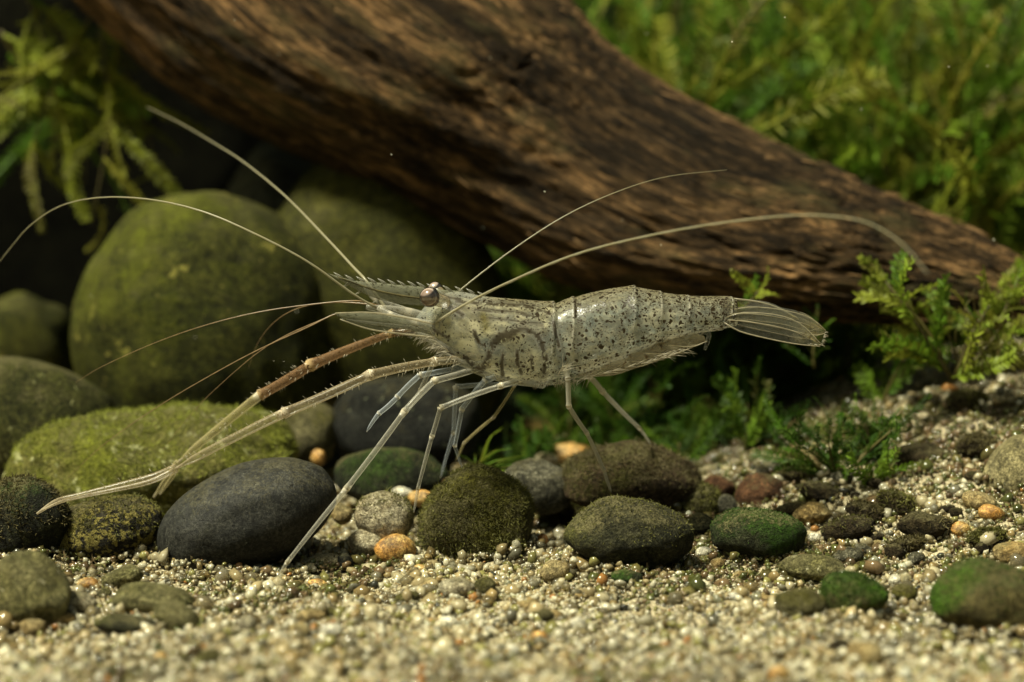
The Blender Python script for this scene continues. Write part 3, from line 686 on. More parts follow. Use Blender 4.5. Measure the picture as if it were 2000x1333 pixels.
for kd, prm in {'feather': dict(pairs=15, leaf=0.16, wid=0.026), 'fine': dict(pairs=24, leaf=0.10, wid=0.013), 'long': dict(pairs=34, leaf=0.07, wid=0.008), 'broad': dict(pairs=12, leaf=0.20, wid=0.03), 'wisp': dict(pairs=22, leaf=0.11, wid=0.008)}.items():
    for col in ('bright', 'mid', 'dark', 'yellow'):
        FR[kd, col] = []
        for sd in range(5):
            v, f = frond_data(sd * 17 + len(kd) * 3, curl=(0.25, 0.6, 1.0, 1.4, 0.8)[sd], full=kd != 'fine', **prm)
            me = mk('frond', v, f); me.materials.append(LEAF[col]); FR[kd, col].append(me)
def add_frond(parent, rl, base, direction, length, kind, col, rr, roll=None, idx=None):
    """base and direction in cm, world space"""
    me = FR[kind, col][rr.randrange(5) if idx is None else idx]
    o = bpy.data.objects.new('frond', me); COL.objects.link(o); o.parent = parent
    q = Vector(direction).normalized().to_track_quat('Z', 'X')
    m = q.to_matrix() @ Matrix.Rotation(rr.uniform(0, 6.283) if roll is None else roll, 3, 'Z')
    o.matrix_local = Matrix.Translation(Vector((np.asarray(base) - rl) * U)) @ m.to_4x4() @ Matrix.Scale(length, 4)
    return o
def weed(label, px, py, Y, hgt, n, kind, col, seed, lean=(0, 0), spread=0.8, flen=(0.9, 1.6), group=None, cat='moss', name='moss', down=False, nstem=1, ground=False):
    """stems carrying fronds; (px, py) is the foot of the plant at depth Y, or straight on the ground"""
    rr = random.Random(seed)
    base = at(px, py, Y)
    if ground:
        base[2] = float(height(base[0], base[1]))
    root = empty(name, base); rl = base.copy()
    tag(root, label, cat, group)
    for sidx in range(nstem):
        a = rr.uniform(0, 6.283); sp = spread if nstem > 1 else 0.15
        top = np.array([lean[0] + sp * hgt * 0.5 * math.cos(a), lean[1] + sp * hgt * 0.3 * math.sin(a), (-1 if down else 1) * hgt * rr.uniform(0.75, 1.05)])
        mid = top * 0.5 + np.array([rr.uniform(-.1, .1), rr.uniform(-.1, .1), 0]) * hgt
        P = catmull([np.zeros(3), mid, top], 8)
        v, f = tube_data(P, np.linspace(0.035, 0.014, 8), 5)
        link('stem', mk('stem', v, f), LEAF['stem'], root)
        m = n // nstem
        for k in range(m):
            s = (k + rr.random()) / m
            j = min(int(s * 7), 6); p = P[j] + (P[j + 1] - P[j]) * (s * 7 - j)
            th = rr.uniform(0, 6.283); t = P[j + 1] - P[j]; t = t / np.linalg.norm(t)
            out = np.array([math.cos(th), 0.7 * math.sin(th), 0])
            d = out * rr.uniform(0.5, 1.1) + t * rr.uniform(0.3, 1.0)
            if s > 0.93: d = t + out * 0.2
            add_frond(root, np.zeros(3), p, d, rr.uniform(*flen) * (1.1 - 0.4 * s), kind, col if rr.random() < 0.8 else 'mid', rr)
    return root
# thicket behind the driftwood, upper right
CW = dict(bright='bright green', mid='mid green', yellow='yellow green', dark='dark green')
KW = dict(feather='feathery', long='long narrow', fine='fine needled', broad='broad leafed', wisp='wispy')
rt = random.Random(21)
spots = []
for i in range(64):
    px = rt.uniform(1080, 2080); Y = rt.uniform(9.5, 16)
    top = rt.uniform(-60, 330)
    spots.append((px, Y, top))
for i, (px, Y, top) in enumerate(sorted(spots, key=lambda q: -q[1])):
    b = at(px, 500, Y); gz0 = float(height(b[0], b[1])); tz = at(px, top, Y)[2]
    if tz - gz0 < 1.5: continue
    root_px = px
    col = rt.choice(['mid', 'bright', 'bright', 'yellow', 'mid']) if Y > 12 else rt.choice(['mid', 'bright', 'mid', 'yellow'])
    kd = rt.choice(['wisp', 'long', 'wisp', 'long', 'fine'])
    weed('tall %s moss stem with %s fronds in the thicket behind the driftwood' % (CW[col], KW[kd]), px, 500, Y, tz - gz0, 22, kd, col, 300 + i, lean=(rt.uniform(-1.2, 1.2), rt.uniform(-.5, .5)),
         flen=(2.0, 4.6), group='%s moss stems with %s fronds behind the driftwood' % (CW[col], KW[kd]), ground=True, name='tall_moss')
# dark moss below the tail, behind the shrimp
for i in range(36):
    Y = rt.uniform(3.9, 8.6); px = rt.uniform(1000, 1760 if Y > 6.2 else 1500)
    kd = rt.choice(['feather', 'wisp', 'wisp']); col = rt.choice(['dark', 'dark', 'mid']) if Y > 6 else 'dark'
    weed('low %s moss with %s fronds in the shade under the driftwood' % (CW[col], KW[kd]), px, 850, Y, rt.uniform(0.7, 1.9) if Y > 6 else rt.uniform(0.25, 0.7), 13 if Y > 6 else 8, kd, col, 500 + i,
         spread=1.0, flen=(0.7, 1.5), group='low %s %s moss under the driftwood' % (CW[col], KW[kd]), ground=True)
# dense low moss on the shaded slope behind everything: one mass
def moss_carpet():
    r = np.random.default_rng(41); VV, FF, nb = [], [], 0
    base = []
    for sd in range(4):
        v, f = frond_data(sd + 50, pairs=11, leaf=0.16, wid=0.016, curl=0.5 + 0.3 * sd, full=False, ribs=3)
        base.append((v, np.array([q for q in f if len(q) == 4])))
    for i in range(5200):
        y = r.uniform(9.5, 26); x = r.uniform(-1, 1) * (y + 36) * 0.26
        if x < 1.0 and y < 15: continue
        v, f = base[i % 4]
        th = r.uniform(0, 6.283); ti = r.uniform(0.2, 1.0); L = r.uniform(0.7, 2.2)
        ax = Matrix.Rotation(th, 3, 'Z') @ Matrix.Rotation(ti, 3, 'Y')
        VV.append(v @ np.array(ax).T * L + np.array([x, y, float(height(x, y)) - 0.05])); FF.append(f + nb); nb += len(v)
    o = link('moss_carpet', mk('moss_carpet', np.vstack(VV), np.vstack(FF)), LEAF['carpet'])
    o['kind'] = 'stuff'; o['label'] = 'dense green moss carpet on the slope behind the driftwood'; o['category'] = 'moss'
LEAF['carpet'] = leaf_mat('moss_carpet', (0.08, 0.15, 0.012), (0.08, 0.15, 0.012))
moss_carpet()
# named plants
weed('bright yellow green feathery moss on the sand bank below the driftwood tip', 1860, 745, 3.0, 1.65, 34, 'feather', 'bright', 11, spread=1.3, flen=(0.8, 1.5), nstem=4)
weed('pale green moss with wiry stems at the end of the sand bank', 1965, 730, 3.3, 1.1, 15, 'wisp', 'yellow', 12, spread=1.2, flen=(0.6, 1.2), nstem=3)
weed('thin moss sprigs leaning out beside the bright moss', 1720, 800, 4.4, 1.0, 10, 'broad', 'mid', 13, lean=(0.4, 0), flen=(0.45, 0.85), nstem=2)
weed('dark green bushy moss clump sprawling over the sand and stones', 1645, 945, 1.9, 0.8, 70, 'fine', 'dark', 14, spread=1.9, flen=(0.6, 1.25), nstem=6)
weed('upright fresh moss sprig rising from the dark bushy clump', 1685, 890, 2.3, 0.75, 9, 'broad', 'mid', 15, flen=(0.4, 0.7))
weed('trailing moss runner lying across the bank gravel', 1710, 962, 1.4, 0.25, 7, 'feather', 'mid', 16, spread=1.5, flen=(0.7, 1.0))
weed('single feathery moss tip poking up behind the tail', 1440, 612, 3.0, 0.35, 5, 'feather', 'bright', 17, lean=(0.35, 0), flen=(0.5, 0.85))
weed('small mid green moss sprig behind the tail fan', 1590, 720, 4.2, 0.7, 9, 'fine', 'dark', 18, flen=(0.5, 0.8))
wires = weed('tangle of thin brown wiry rootlets beside the bright feathery moss', 1950, 728, 2.8, 0.6, 4, 'wisp', 'dark', 19, flen=(0.3, 0.5), name='rootlets', cat='roots')
rw = random.Random(6)
for _ in range(16):
    a = np.array([rw.uniform(-.7, .5), rw.uniform(-.3, .3), 0]); b = a + np.array([rw.uniform(-.6, .8), rw.uniform(-.2, .2), rw.uniform(.4, 1.5)]); m_ = (a + b) / 2 + np.array([rw.uniform(-.3, .3), 0, rw.uniform(0, .4)])
    v, f = tube_data(catmull([a, m_, b], 10), np.linspace(0.012, 0.004, 10), 4)
    link('rootlet', mk('rootlet', v, f), LEAF['stem'], wires)
# hanging moss, upper left
for i, (px, py, Y, h, n, c, kd) in enumerate([(40, -40, 10.0, 2.0, 14, 'yellow', 'wisp'), (190, 10, 9.4, 3.8, 20, 'yellow', 'long'), (150, 120, 10.6, 2.2, 8, 'mid', 'long'), (0, 60, 9.6, 1.3, 14, 'bright', 'feather')]):
    weed(['thick yellow green moss hanging beside the driftwood top', 'long moss strands drooping past the driftwood end', 'darker moss strands trailing over the boulder', 'bright tufted moss nearest the hanging strands'][i],
         px, py, Y, h, n, kd, c, 600 + i, lean=(0.3, 0), spread=1.0, flen=(1.2, 3.0), down=True, nstem=3, name='hanging_moss')

# added steep rock behind the hanging moss, shade painted into its near-black colour
stone('shade_dark_rock', 'tall added rock face, coloured near black as shade, draped with hanging moss', 'rock', 140, 200, 620, 800, 6, M['cliff_shade'], 901, Y=17, depth=0.30, lump=0.18, sub=5)

# grass tuft under the belly
def grass():
    rr = random.Random(9); base = ground_hit(950, 905); base = at(930, 925, 2.6)
    root = empty('grass_tuft', base)
    tag(root, 'thin bright green grass tuft behind the olive algae stone', 'grass')
    for i in range(16):
        ex = rr.uniform(-0.5, 1.3); ez = rr.uniform(0.15, 0.75) if ex < 0.6 else rr.uniform(0.05, 0.3)
        P = catmull([(rr.uniform(-.15, .25), rr.uniform(-.1, .1), 0), (ex * 0.5, rr.uniform(-.1, .1), ez * 0.75), (ex, rr.uniform(-.2, .2), ez)], 8)
        v, f = tube_data(P, np.linspace(0.022, 0.004, 8), 5, 0.5)
        link('blade', mk('blade', v, f), LEAF['mid' if i % 3 else 'bright'], root)
grass()

# ------------------------------------------------------------------ shrimp
SY = 0.0
ROOT = empty('shrimp', (at(1000, 1100, SY)))
RL = np.array(ROOT.location) / U
def sp(px, py, dy=0.0): return at(px, py, SY + dy) - RL
def glassy(name, col, opac, edge, rough=0.25, spots=0.0, spotcol=(0.05, 0.03, 0.012), tintcol=None, sc=30):
    """clear shell: more opaque towards its rim, with a little milky body"""
    t = NT(name); co = t.coords(False)
    c = col
    if tintcol is not None:
        c = t.mix(t.attr('tint'), col, tintcol)
    else:
        c = t.mix(t.ramp(t.noise(co, 12, 3), 0.3, 0.7), tuple(x * 0.75 for x in col), col)
    if spots:
        v = t.noise(co, sc, 2, 0.5); c = t.mix(t.ramp(v, 0.66 - spots * .1, 0.70 - spots * .1), c, spotcol)
    lw = t.n('ShaderNodeLayerWeight'); lw.inputs[0].default_value = 0.35
    f = t.math('ADD', opac, t.math('MULTIPLY', lw.outputs['Facing'], edge), True)
    if tintcol is not None:
        f = t.math('ADD', f, t.math('MULTIPLY', t.attr('tint'), 0.5), True)
    p = t.pbsdf(c, rough, 0.5); tr = t.n('ShaderNodeBsdfTranslucent'); t.setin(tr, 0, c)
    b = t.mixsh(0.35, p, tr.outputs[0])
    tp = t.n('ShaderNodeBsdfTransparent'); tp.inputs[0].default_value = (0.96, 0.96, 0.93, 1)
    return t.done(t.mixsh(f, tp.outputs[0], b))
def body_mat():
    t = NT('shrimp_shell'); co = t.coords(False)
    base = t.mix(t.ramp(t.noise(co, 2.6, 3, 0.55), 0.36, 0.62), (0.56, 0.57, 0.51), (0.66, 0.61, 0.48))
    base = t.mix(t.math('MULTIPLY', t.ramp(t.noise(co, 1.1, 3), 0.45, 0.65), 0.5), base, (0.34, 0.38, 0.36))
    base = t.mix(t.math('MULTIPLY', t.attr('dorsal'), 0.6), base, (0.36, 0.29, 0.10))
    base = t.mix(t.attr('pale'), base, (0.70, 0.66, 0.56))
    base = t.mix(t.attr('warm'), base, (0.42, 0.36, 0.12))
    warp = t.n('ShaderNodeVectorMath', operation='ADD'); t.l(co, warp.inputs[0])
    nz = t.n('ShaderNodeTexNoise'); t.l(co, nz.inputs['Vector']); nz.inputs['Scale'].default_value = 9
    sb = t.n('ShaderNodeVectorMath', operation='SCALE'); t.l(nz.outputs['Color'], sb.inputs[0]); sb.inputs[3].default_value = 0.13
    t.l(sb.outputs[0], warp.inputs[1])
    spots = None
    for sc, thr in ((13.5, 0.40), (20, 0.40), (30, 0.38)):
        vn = t.n('ShaderNodeTexVoronoi'); t.l(warp.outputs[0], vn.inputs['Vector']); vn.inputs['Scale'].default_value = sc
        sep = t.n('ShaderNodeSeparateColor'); t.l(vn.outputs['Color'], sep.inputs[0])
        r = t.math('MULTIPLY', t.ramp(t.math('ADD', sep.outputs[0], t.math('MULTIPLY', t.attr('dens'), 0.55)), 0.35, 1.15), thr)
        s = t.ramp(t.math('SUBTRACT', r, vn.outputs['Distance']), 0.0, 0.06)
        spots = s if spots is None else t.math('MAXIMUM', spots, s)
    brk = t.ramp(t.noise(co, 15, 3), 0.34, 0.44)
    pig = t.math('MULTIPLY', t.attr('pig'), brk)
    dk = t.math('MAXIMUM', t.math('MULTIPLY', spots, 1.0), t.math('MULTIPLY', pig, 0.95))
    col = t.mix(dk, base, (0.028, 0.018, 0.006))
    lw = t.n('ShaderNodeLayerWeight'); lw.inputs[0].default_value = 0.3
    op = t.math('ADD', t.attr('opac'), t.math('MULTIPLY', lw.outputs['Facing'], 0.5))
    op = t.math('MAXIMUM', op, t.math('MULTIPLY', t.attr('pale'), 0.9))
    op = t.math('MAXIMUM', op, dk, True)
    hgt = t.math('ADD', t.noise(co, 26, 3), t.math('MULTIPLY', t.noise(co, 6, 3), 0.6))
    p = t.pbsdf(col, 0.22, 0.6, t.bump(hgt, 0.16, 0.03)); tr = t.n('ShaderNodeBsdfTranslucent'); t.l(col, tr.inputs[0])
    b = t.mixsh(0.45, p, tr.outputs[0])
    tp = t.n('ShaderNodeBsdfTransparent'); tp.inputs[0].default_value = (0.93, 0.93, 0.88, 1)
    return t.done(t.mixsh(op, tp.outputs[0], b))
MS = dict(body=body_mat(),
          leg=glassy('leg_shell', (0.46, 0.44, 0.37), 0.22, 0.62, 0.2, 0.3, (0.10, 0.08, 0.05), tintcol=(0.62, 0.56, 0.42)),
          legblue=glassy('leg_shell_bluish', (0.44, 0.48, 0.52), 0.22, 0.62, 0.2, tintcol=(0.62, 0.58, 0.48)),
          legpale=glassy('leg_shell_pale', (0.52, 0.49, 0.40), 0.5, 0.45, 0.2, tintcol=(0.66, 0.60, 0.46)),
          legyel=glassy('leg_shell_yellow', (0.42, 0.36, 0.18), 0.36, 0.45, 0.3, tintcol=(0.62, 0.56, 0.42)),
          claw=glassy('claw_shell', (0.40, 0.33, 0.21), 0.24, 0.6, 0.18, 0.75, (0.17, 0.10, 0.04), tintcol=(0.70, 0.62, 0.46), sc=40),
          clawbrown=glassy('claw_shell_brown', (0.27, 0.16, 0.08), 0.42, 0.5, 0.18, 0.7, (0.08, 0.04, 0.014), tintcol=(0.62, 0.46, 0.24), sc=26),
          feeler=glassy('feeler', (0.40, 0.37, 0.25), 0.55, 0.15, 0.3, tintcol=(0.26, 0.23, 0.13)),
          feelerbrown=glassy('feeler_brown', (0.30, 0.20, 0.10), 0.85, 0.15, 0.3, tintcol=(0.18, 0.12, 0.06)),
          fin=glassy('fin', (0.24, 0.235, 0.19), 0.10, 0.40, 0.08, 0.65, (0.07, 0.05, 0.02), tintcol=(0.30, 0.25, 0.12), sc=18),
          vein=glassy('fin_vein', (0.42, 0.37, 0.25), 0.6, 0.1, 0.3),
          hair=glassy('bristle', (0.55, 0.50, 0.38), 0.7, 0.2, 0.3),
          rostrum=glassy('rostrum_shell', (0.26, 0.26, 0.18), 0.50, 0.4, 0.25, 0.6, (0.03, 0.025, 0.012), sc=34),
          swim=glassy('swimmeret', (0.46, 0.41, 0.29), 0.34, 0.4, 0.25, 0.6, (0.12, 0.055, 0.018), sc=15))
def eye_mat():
    t = NT('eye'); co = t.coords(False)
    v = t.voro(co, 60)
    c = t.mix(t.attr('ring'), (0.15, 0.095, 0.07), (0.45, 0.37, 0.31))
    return t.done(t.pbsdf(c, 0.15, 0.6, None, **{'Coat Weight': 0.6, 'Coat Roughness': 0.08}))
MS['eye'] = eye_mat()
def flesh_mat():
    t = NT('shrimp_flesh'); co = t.coords(False)
    a = t.mix(t.ramp(t.noise(co, 5, 4, 0.6), 0.38, 0.62), (0.31, 0.35, 0.33), (0.60, 0.57, 0.44))
    b = t.mix(t.ramp(t.noise(co, 4, 4, 0.6), 0.38, 0.62), (0.46, 0.46, 0.36), (0.76, 0.70, 0.48))
    c = t.mix(t.attr('head'), a, b)
    c = t.mix(t.math('MULTIPLY', t.ramp(t.noise(co, 3, 2), 0.55, 0.68), 0.8), c, (0.10, 0.13, 0.14))
    c = t.mix(t.math('MULTIPLY', t.attr('seg'), 0.6), c, (0.08, 0.085, 0.06))
    p = t.pbsdf(c, 0.5, 0.2); tr = t.n('ShaderNodeBsdfTranslucent'); t.l(c, tr.inputs[0])
    b_ = t.mixsh(0.5, p, tr.outputs[0]); tp = t.n('ShaderNodeBsdfTransparent')
    mp = t.n('ShaderNodeVectorMath', operation='MULTIPLY'); t.l(co, mp.inputs[0]); mp.inputs[1].default_value = (1.0, 1.0, 1.7)
    f = t.math('MULTIPLY', t.attr('thick'), t.math('ADD', 0.10, t.math('MULTIPLY', t.ramp(t.noise(mp.outputs[0], 3.0, 4, 0.6, 0.6), 0.36, 0.60), 0.72)))
    return t.done(t.mixsh(f, tp.outputs[0], b_))
MS['flesh'] = flesh_mat()

def seg_dist(x, y, P):
    P = np.asarray(P, float); d = np.full(x.shape, 1e9)
    for a, b in zip(P[:-1], P[1:]):
        ab = b - a; t = np.clip(((x - a[0]) * ab[0] + (y - a[1]) * ab[1]) / (ab @ ab), 0, 1)
        d = np.minimum(d, np.hypot(x - a[0] - ab[0] * t, y - a[1] - ab[1] * t))
    return d
def make_body():
    st = [(806, 634, 644, .04), (814, 618, 652, .16), (830, 598, 663, .28), (850, 580, 678, .36), (875, 571, 697, .42), (900, 570, 716, .46), (940, 579, 735, .50), (980, 583, 746, .53), (1020, 586, 753, .55),
          (1055, 589, 755, .55), (1085, 593, 750, .53), (1120, 581, 740, .51), (1160, 571, 727, .51), (1200, 563, 710, .49), (1240, 560, 692, .47), (1280, 569, 672, .43), (1320, 576, 660, .39),
          (1360, 579, 651, .34), (1400, 579, 645, .29), (1425, 580, 640, .26), (1438, 583, 636, .22), (1442, 600, 622, .06)]
    st = np.array(st); ns, na = 340, 72
    xs_ = np.linspace(st[0, 0], st[-1, 0], ns)
    top, bot, wd = [np.interp(xs_, st[:, 0], st[:, k]) for k in (1, 2, 3)]
    ker = np.exp(-np.linspace(-2, 2, 13) ** 2); ker /= ker.sum()
    sm = lambda a: np.r_[a[:6], np.convolve(a, ker, 'valid'), a[-6:]]
    top, bot, wd = sm(top), sm(bot), sm(wd)
    B = [(1083, 0.05), (1121, 0.03), (1241, 0.045), (1292, 0.04), (1346, 0.035), (1431, 0.05)]
    V = np.empty((ns, na, 3)); PX = np.empty((ns, na)); PY = np.empty((ns, na)); pale = np.zeros((ns, na))
    for i in range(ns):
        for k in range(na):
            th = 2 * math.pi * k / na; ca, sa = math.cos(th), math.sin(th)
            slant = 14 * (sa * -1 * 0 + ca) * 0.5
            x = xs_[i]
            f = 1.0
            for bx, am in B:
                dx = (x - (bx - 4 + 10 * ca - 7 * ca * ca))
                if -38 < dx <= 0: f += am * (1 + dx / 38) ** 2
                elif 0 < dx < 4: f += am * (1 - dx / 4) - 0.018 * (dx / 4)
                elif 4 <= dx < 18: f -= 0.018 * (1 - (dx - 4) / 14)
                pale[i, k] = max(pale[i, k], math.exp(-((dx + 1.5) / 2.6) ** 2) * (0.8 if ca > -0.15 else 0.15) * (0.35 + 0.65 * abs(mn.noise(Vector((bx, ca * 3, sa * 3))) * 1.6)))
            cy = (top[i] + bot[i]) / 2; hh = (bot[i] - top[i]) / 2
            # keeled back, rounded sides, narrowing under the belly
            wy = wd[i] * (abs(sa) ** 0.85) * (1 if sa > 0 else -1) * (1 - 0.12 * ca) * f
            py = cy - hh * ca * f
            q = mn.noise(Vector((x * 0.03, ca * 2, sa * 2)))
            p = at(x, py, 0); V[i, k] = p - RL; V[i, k, 1] = -wy * (1 + 0.03 * q)
            PX[i, k] = x; PY[i, k] = py
    stripes = [([(942, 715), (955, 690), (962, 662), (975, 647), (1000, 637), (1025, 635), (1047, 645), (1060, 670), (1066, 700), (1062, 718)], 4.6),
               ([(985, 677), (980, 700), (982, 727)], 3.0), ([(1010, 678), (1010, 700), (1018, 720)], 3.0), ([(1037, 688), (1040, 712)], 2.6), ([(968, 662), (990, 652), (1003, 645)], 6.0),
               ([(895, 586), (950, 590), (1025, 594), (1075, 608)], 2.6), ([(925, 600), (1000, 604), (1050, 613)], 2.6), ([(940, 616), (1000, 618), (1060, 628)], 2.4),
               ([(927, 640), (932, 656), (946, 668)], 3.5), ([(1080, 622), (1084, 645), (1090, 668)], 3.0), ([(910, 690), (925, 708), (940, 716)], 4.0), ([(870, 592), (890, 600), (905, 610)], 3.5),
               ([(1123, 585), (1122, 615)], 2.0), ([(850, 640), (880, 655)], 2.4), ([(868, 672), (890, 692)], 3.0), ([(865, 577), (900, 582)], 2.4)]
    pig = np.zeros((ns, na))
    for P, wdt in stripes:
        pig = np.maximum(pig, np.clip(1.6 - seg_dist(PX, PY, P) / (wdt * 1.45), 0, 1))
    warm = np.maximum(np.exp(-(seg_dist(PX, PY, [(945, 612), (950, 636)]) / 9) ** 2), 0.7 * np.exp(-(seg_dist(PX, PY, [(980, 655), (1010, 648)]) / 12) ** 2))
    dens = np.clip(ss(960, 1160, PX) * 0.55 + 0.22 * pale + 0.35 * ss(1290, 1400, PX) + 0.5 * np.clip(1 - (PY - top[:, None]) / 40, 0, 1) * ss(900, 960, PX) + 0.18 * ss(1090, 1060, PX) - 0.1, 0, 1.2)
    opac = 0.11 + 0.03 * ss(860, 960, PX) * ss(1090, 1040, PX)
    V = V.reshape(-1, 3)
    ii = np.arange(ns - 1)[:, None] * na; kk = np.arange(na)[None]; k2 = (kk + 1) % na
    Fc = np.stack([ii + kk, ii + k2, ii + na + k2, ii + na + kk], -1).reshape(-1, 4).tolist()
    Fc += [list(range(na))[::-1], [(ns - 1) * na + k for k in range(na)]]
    me = bpy.data.meshes.new('body'); me.from_pydata((V * U).tolist(), [], Fc); me.update()
    for nm, a in (('pig', pig), ('pale', pale), ('warm', warm), ('dens', dens), ('opac', opac), ('dorsal', np.clip(1 - (PY - top[:, None]) / 45, 0, 1) * ss(900, 1000, PX))): attr(me, nm, a.ravel())
    o = link('body', me, MS['body'], ROOT)
    # flesh inside the clear shell
    W = V.reshape(ns, na, 3)[14:-16:2, ::2]; cen = W.mean(1, keepdims=True)
    W = cen + (W - cen) * np.array([1, 0.80, 0.86]); m2, n2 = W.shape[:2]
    ii = np.arange(m2 - 1)[:, None] * n2; kk = np.arange(n2)[None]; k2 = (kk + 1) % n2
    F2 = np.stack([ii + kk, ii + k2, ii + n2 + k2, ii + n2 + kk], -1).reshape(-1, 4).tolist() + [list(range(n2))[::-1], [(m2 - 1) * n2 + k for k in range(n2)]]
    fl = bpy.data.meshes.new('flesh'); fl.from_pydata((W.reshape(-1, 3) * U).tolist(), [], F2); fl.update()
    px2 = PX[14:-16:2, ::2]
    ang_ = np.cos(2 * np.pi * np.arange(n2) / n2)[None] + 0 * px2
    attr(fl, 'thick', (1 - 0.65 * ss(0.35, 0.95, ang_) * ss(1080, 1120, px2) - 0.5 * ss(0.2, 0.9, ang_) * ss(980, 880, px2)).ravel())
    attr(fl, 'head', (1 - ss(1060, 1100, px2)).ravel())
    attr(fl, 'seg', np.max([np.exp(-((px2 - b - 6) / 7) ** 2) for b, _ in B], axis=0).ravel())
    return o, link('flesh', fl, MS['flesh'], o)
BODY, FLESH = make_body()
def tube_part(name, P, R, mat, parent, n=8, flat=1.0, res=None, tint=None, fd=(0, 1, 0)):
    pts = np.array(P, float)
    if res: 
        D = catmull(np.hstack([pts, np.asarray(R, float)[:, None]]), res); pts, R = D[:, :3], np.maximum(D[:, 3], 0.0015)
    v, f = tube_data(pts, R, n, flat, fd)
    me = mk(name, v, f)
    tv = np.zeros(len(pts)) if tint is None else tint(np.linspace(0, 1, len(pts)))
    attr(me, 'tint', np.repeat(tv, n))
    return link(name, me, mat, parent)
PXC = cmpx(0)
tube_part('gut', [sp(*p) for p in [(1000, 640, 0), (1060, 618, 0), (1120, 604, 0), (1200, 586, 0), (1245, 583, 0), (1300, 592, 0), (1360, 597, 0), (1425, 600, 0)]], np.array([14, 10, 8, 8, 8, 7, 7, 5]) / 2 * PXC, FUZZ['brown'], BODY, 7, 1, 40)
endtint = lambda u: np.clip(np.maximum(1 - u / 0.07, 1 - (1 - u) / 0.07), 0, 1)
def jointed(name, segname, pts, mat, label=None, flat=1.0, last=None):
    """pts: (px, py, dy, width_px); every stretch between joints is one shell segment with swollen ends"""
    first = None
    for i, (a, b) in enumerate(zip(pts[:-1], pts[1:])):
        A, B = sp(*a[:3]), sp(*b[:3]); u = np.linspace(0, 1, 14)
        P = A + (B - A) * u[:, None]
        P[:, 2] += 0.012 * np.sin(u * math.pi) * (1 if i % 2 else -1)
        w = (a[3] + (b[3] - a[3]) * u) * (0.42 if name == 'walking_leg' else 0.41) * PXC
        R = w * (1 + 0.22 * np.exp(-(u / 0.05) ** 2) + 0.28 * np.exp(-((1 - u) / 0.06) ** 2) - 0.10 * np.exp(-((u - 0.1) / 0.06) ** 2))
        if i == len(pts) - 2: R = w * np.clip((1 - u) * 6, 0.25, 1)
        o = tube_part(name if i == 0 else segname, P, R, last if last and i == len(pts) - 2 else mat, ROOT if i == 0 else first, 10, flat, tint=endtint)
        if i == 0:
            first = o
            if label: o['label'] = label
    return first
# walking legs: near side first
L1 = [(955, 712, -.18, 16), (848, 744, -.6, 15), (790, 804, -.85, 14), (676, 956, -1.1, 13), (560, 1100, -1.45, 9), (530, 1146, ground_hit(530, 1146)[1], 5)]
jointed('walking_leg', 'leg_segment', L1, MS['leg'], 'long front walking leg reaching down to the sand')
jointed('walking_leg', 'leg_segment', [(950, 706, -.2, 13), (820, 733, -.45, 13), (776, 776, -.5, 12), (740, 808, -.52, 11), (716, 844, -.55, 6)], MS['legblue'], 'short bluish leg ending in a tiny pincer')
jointed('walking_leg', 'leg_segment', [(940, 694, -.2, 13), (847, 709, -.5, 12), (822, 762, -.45, 11), (796, 798, -.4, 8)], MS['leg'])
jointed('walking_leg', 'leg_segment', [(1035, 732, -.15, 14), (978, 754, -.5, 13), (860, 797, -.55, 12), (844, 852, -.5, 11), (816, 956, -.45, 8), (808, 1002, -.45, 4)], MS['leg'])
jointed('walking_leg', 'leg_segment', [(1015, 745, .3, 13), (980, 752, .4, 12), (890, 756, .5, 12), (886, 846, .9, 10), (860, 935, 1.4, 5)], MS['legblue'])
jointed('walking_leg', 'leg_segment', [(968, 735, -.3, 15), (948, 742, -.3, 14), (902, 800, -.2, 12), (888, 872, .0, 9), (902, 914, 0.05, 5)], MS['legblue'])
jointed('walking_leg', 'leg_segment', [(1006, 752, .35, 7), (964, 816, .8, 7), (906, 866, 1.3, 6), (890, 900, 1.7, 3)], MS['legyel'], 'yellowish thin far leg')
jointed('walking_leg', 'leg_segment', [(1104, 715, -.4, 14), (1109, 740, -.45, 13), (1111, 794, -.4, 12), (1146, 846, -.1, 10), (1180, 920, .25, 9), (1194, 962, .6, 6)], MS['legpale'], 'hind walking leg standing on the mossy rock')
jointed('walking_leg', 'leg_segment', [(1128, 705, .2, 14), (1152, 737, .4, 13), (1176, 764, .7, 13), (1250, 838, 1.4, 9), (1271, 869, 1.75, 5)], MS['legpale'])
# clawed arms
def spines(parent, pts, n, seed, ln=0.045):
    r = np.random.default_rng(seed); VV, FF = [], []
    P = np.array([sp(*p[:3]) for p in pts]); W = np.array([p[3] for p in pts])
    for _ in range(n):
        i = r.integers(0, len(P) - 1); u = r.uniform(); p = P[i] + (P[i + 1] - P[i]) * u; w_ = (W[i] + (W[i + 1] - W[i]) * u) / 2 * PXC
        t = P[i + 1] - P[i]; t /= np.linalg.norm(t)
        d = r.standard_normal(3); d -= t * (d @ t); d /= np.linalg.norm(d)
        a = p + d * w_ * 0.85; b = p + d * (w_ + ln * r.uniform(0.5, 1.2)) + t * ln * 0.5
        v, f = tube_data([a, b], [0.006, 0.0015], 3, base=len(VV)); VV += v; FF += f
    o = link('bristles', mk('bristles', VV, FF), MS['hair'], parent); o['kind'] = 'stuff'
arm = [(935, 694, -.2, 20), (848, 707, -.5, 20), (722, 733, -.8, 23), (553, 808, -1.0, 23), (342, 916, -1.1, 18)]
A = jointed('claw_arm', 'arm_segment', arm, MS['claw'], 'pale long clawed arm stretched over the pebbles', 0.9)
def finger(parent, P, R, mat, lab=None):
    o = tube_part('claw_finger', [sp(*p) for p in P], np.array(R) / 2 * PXC, mat, parent, 8, 0.8, 26, tint=lambda u: np.clip((u - 0.8) * 3, 0, .6))
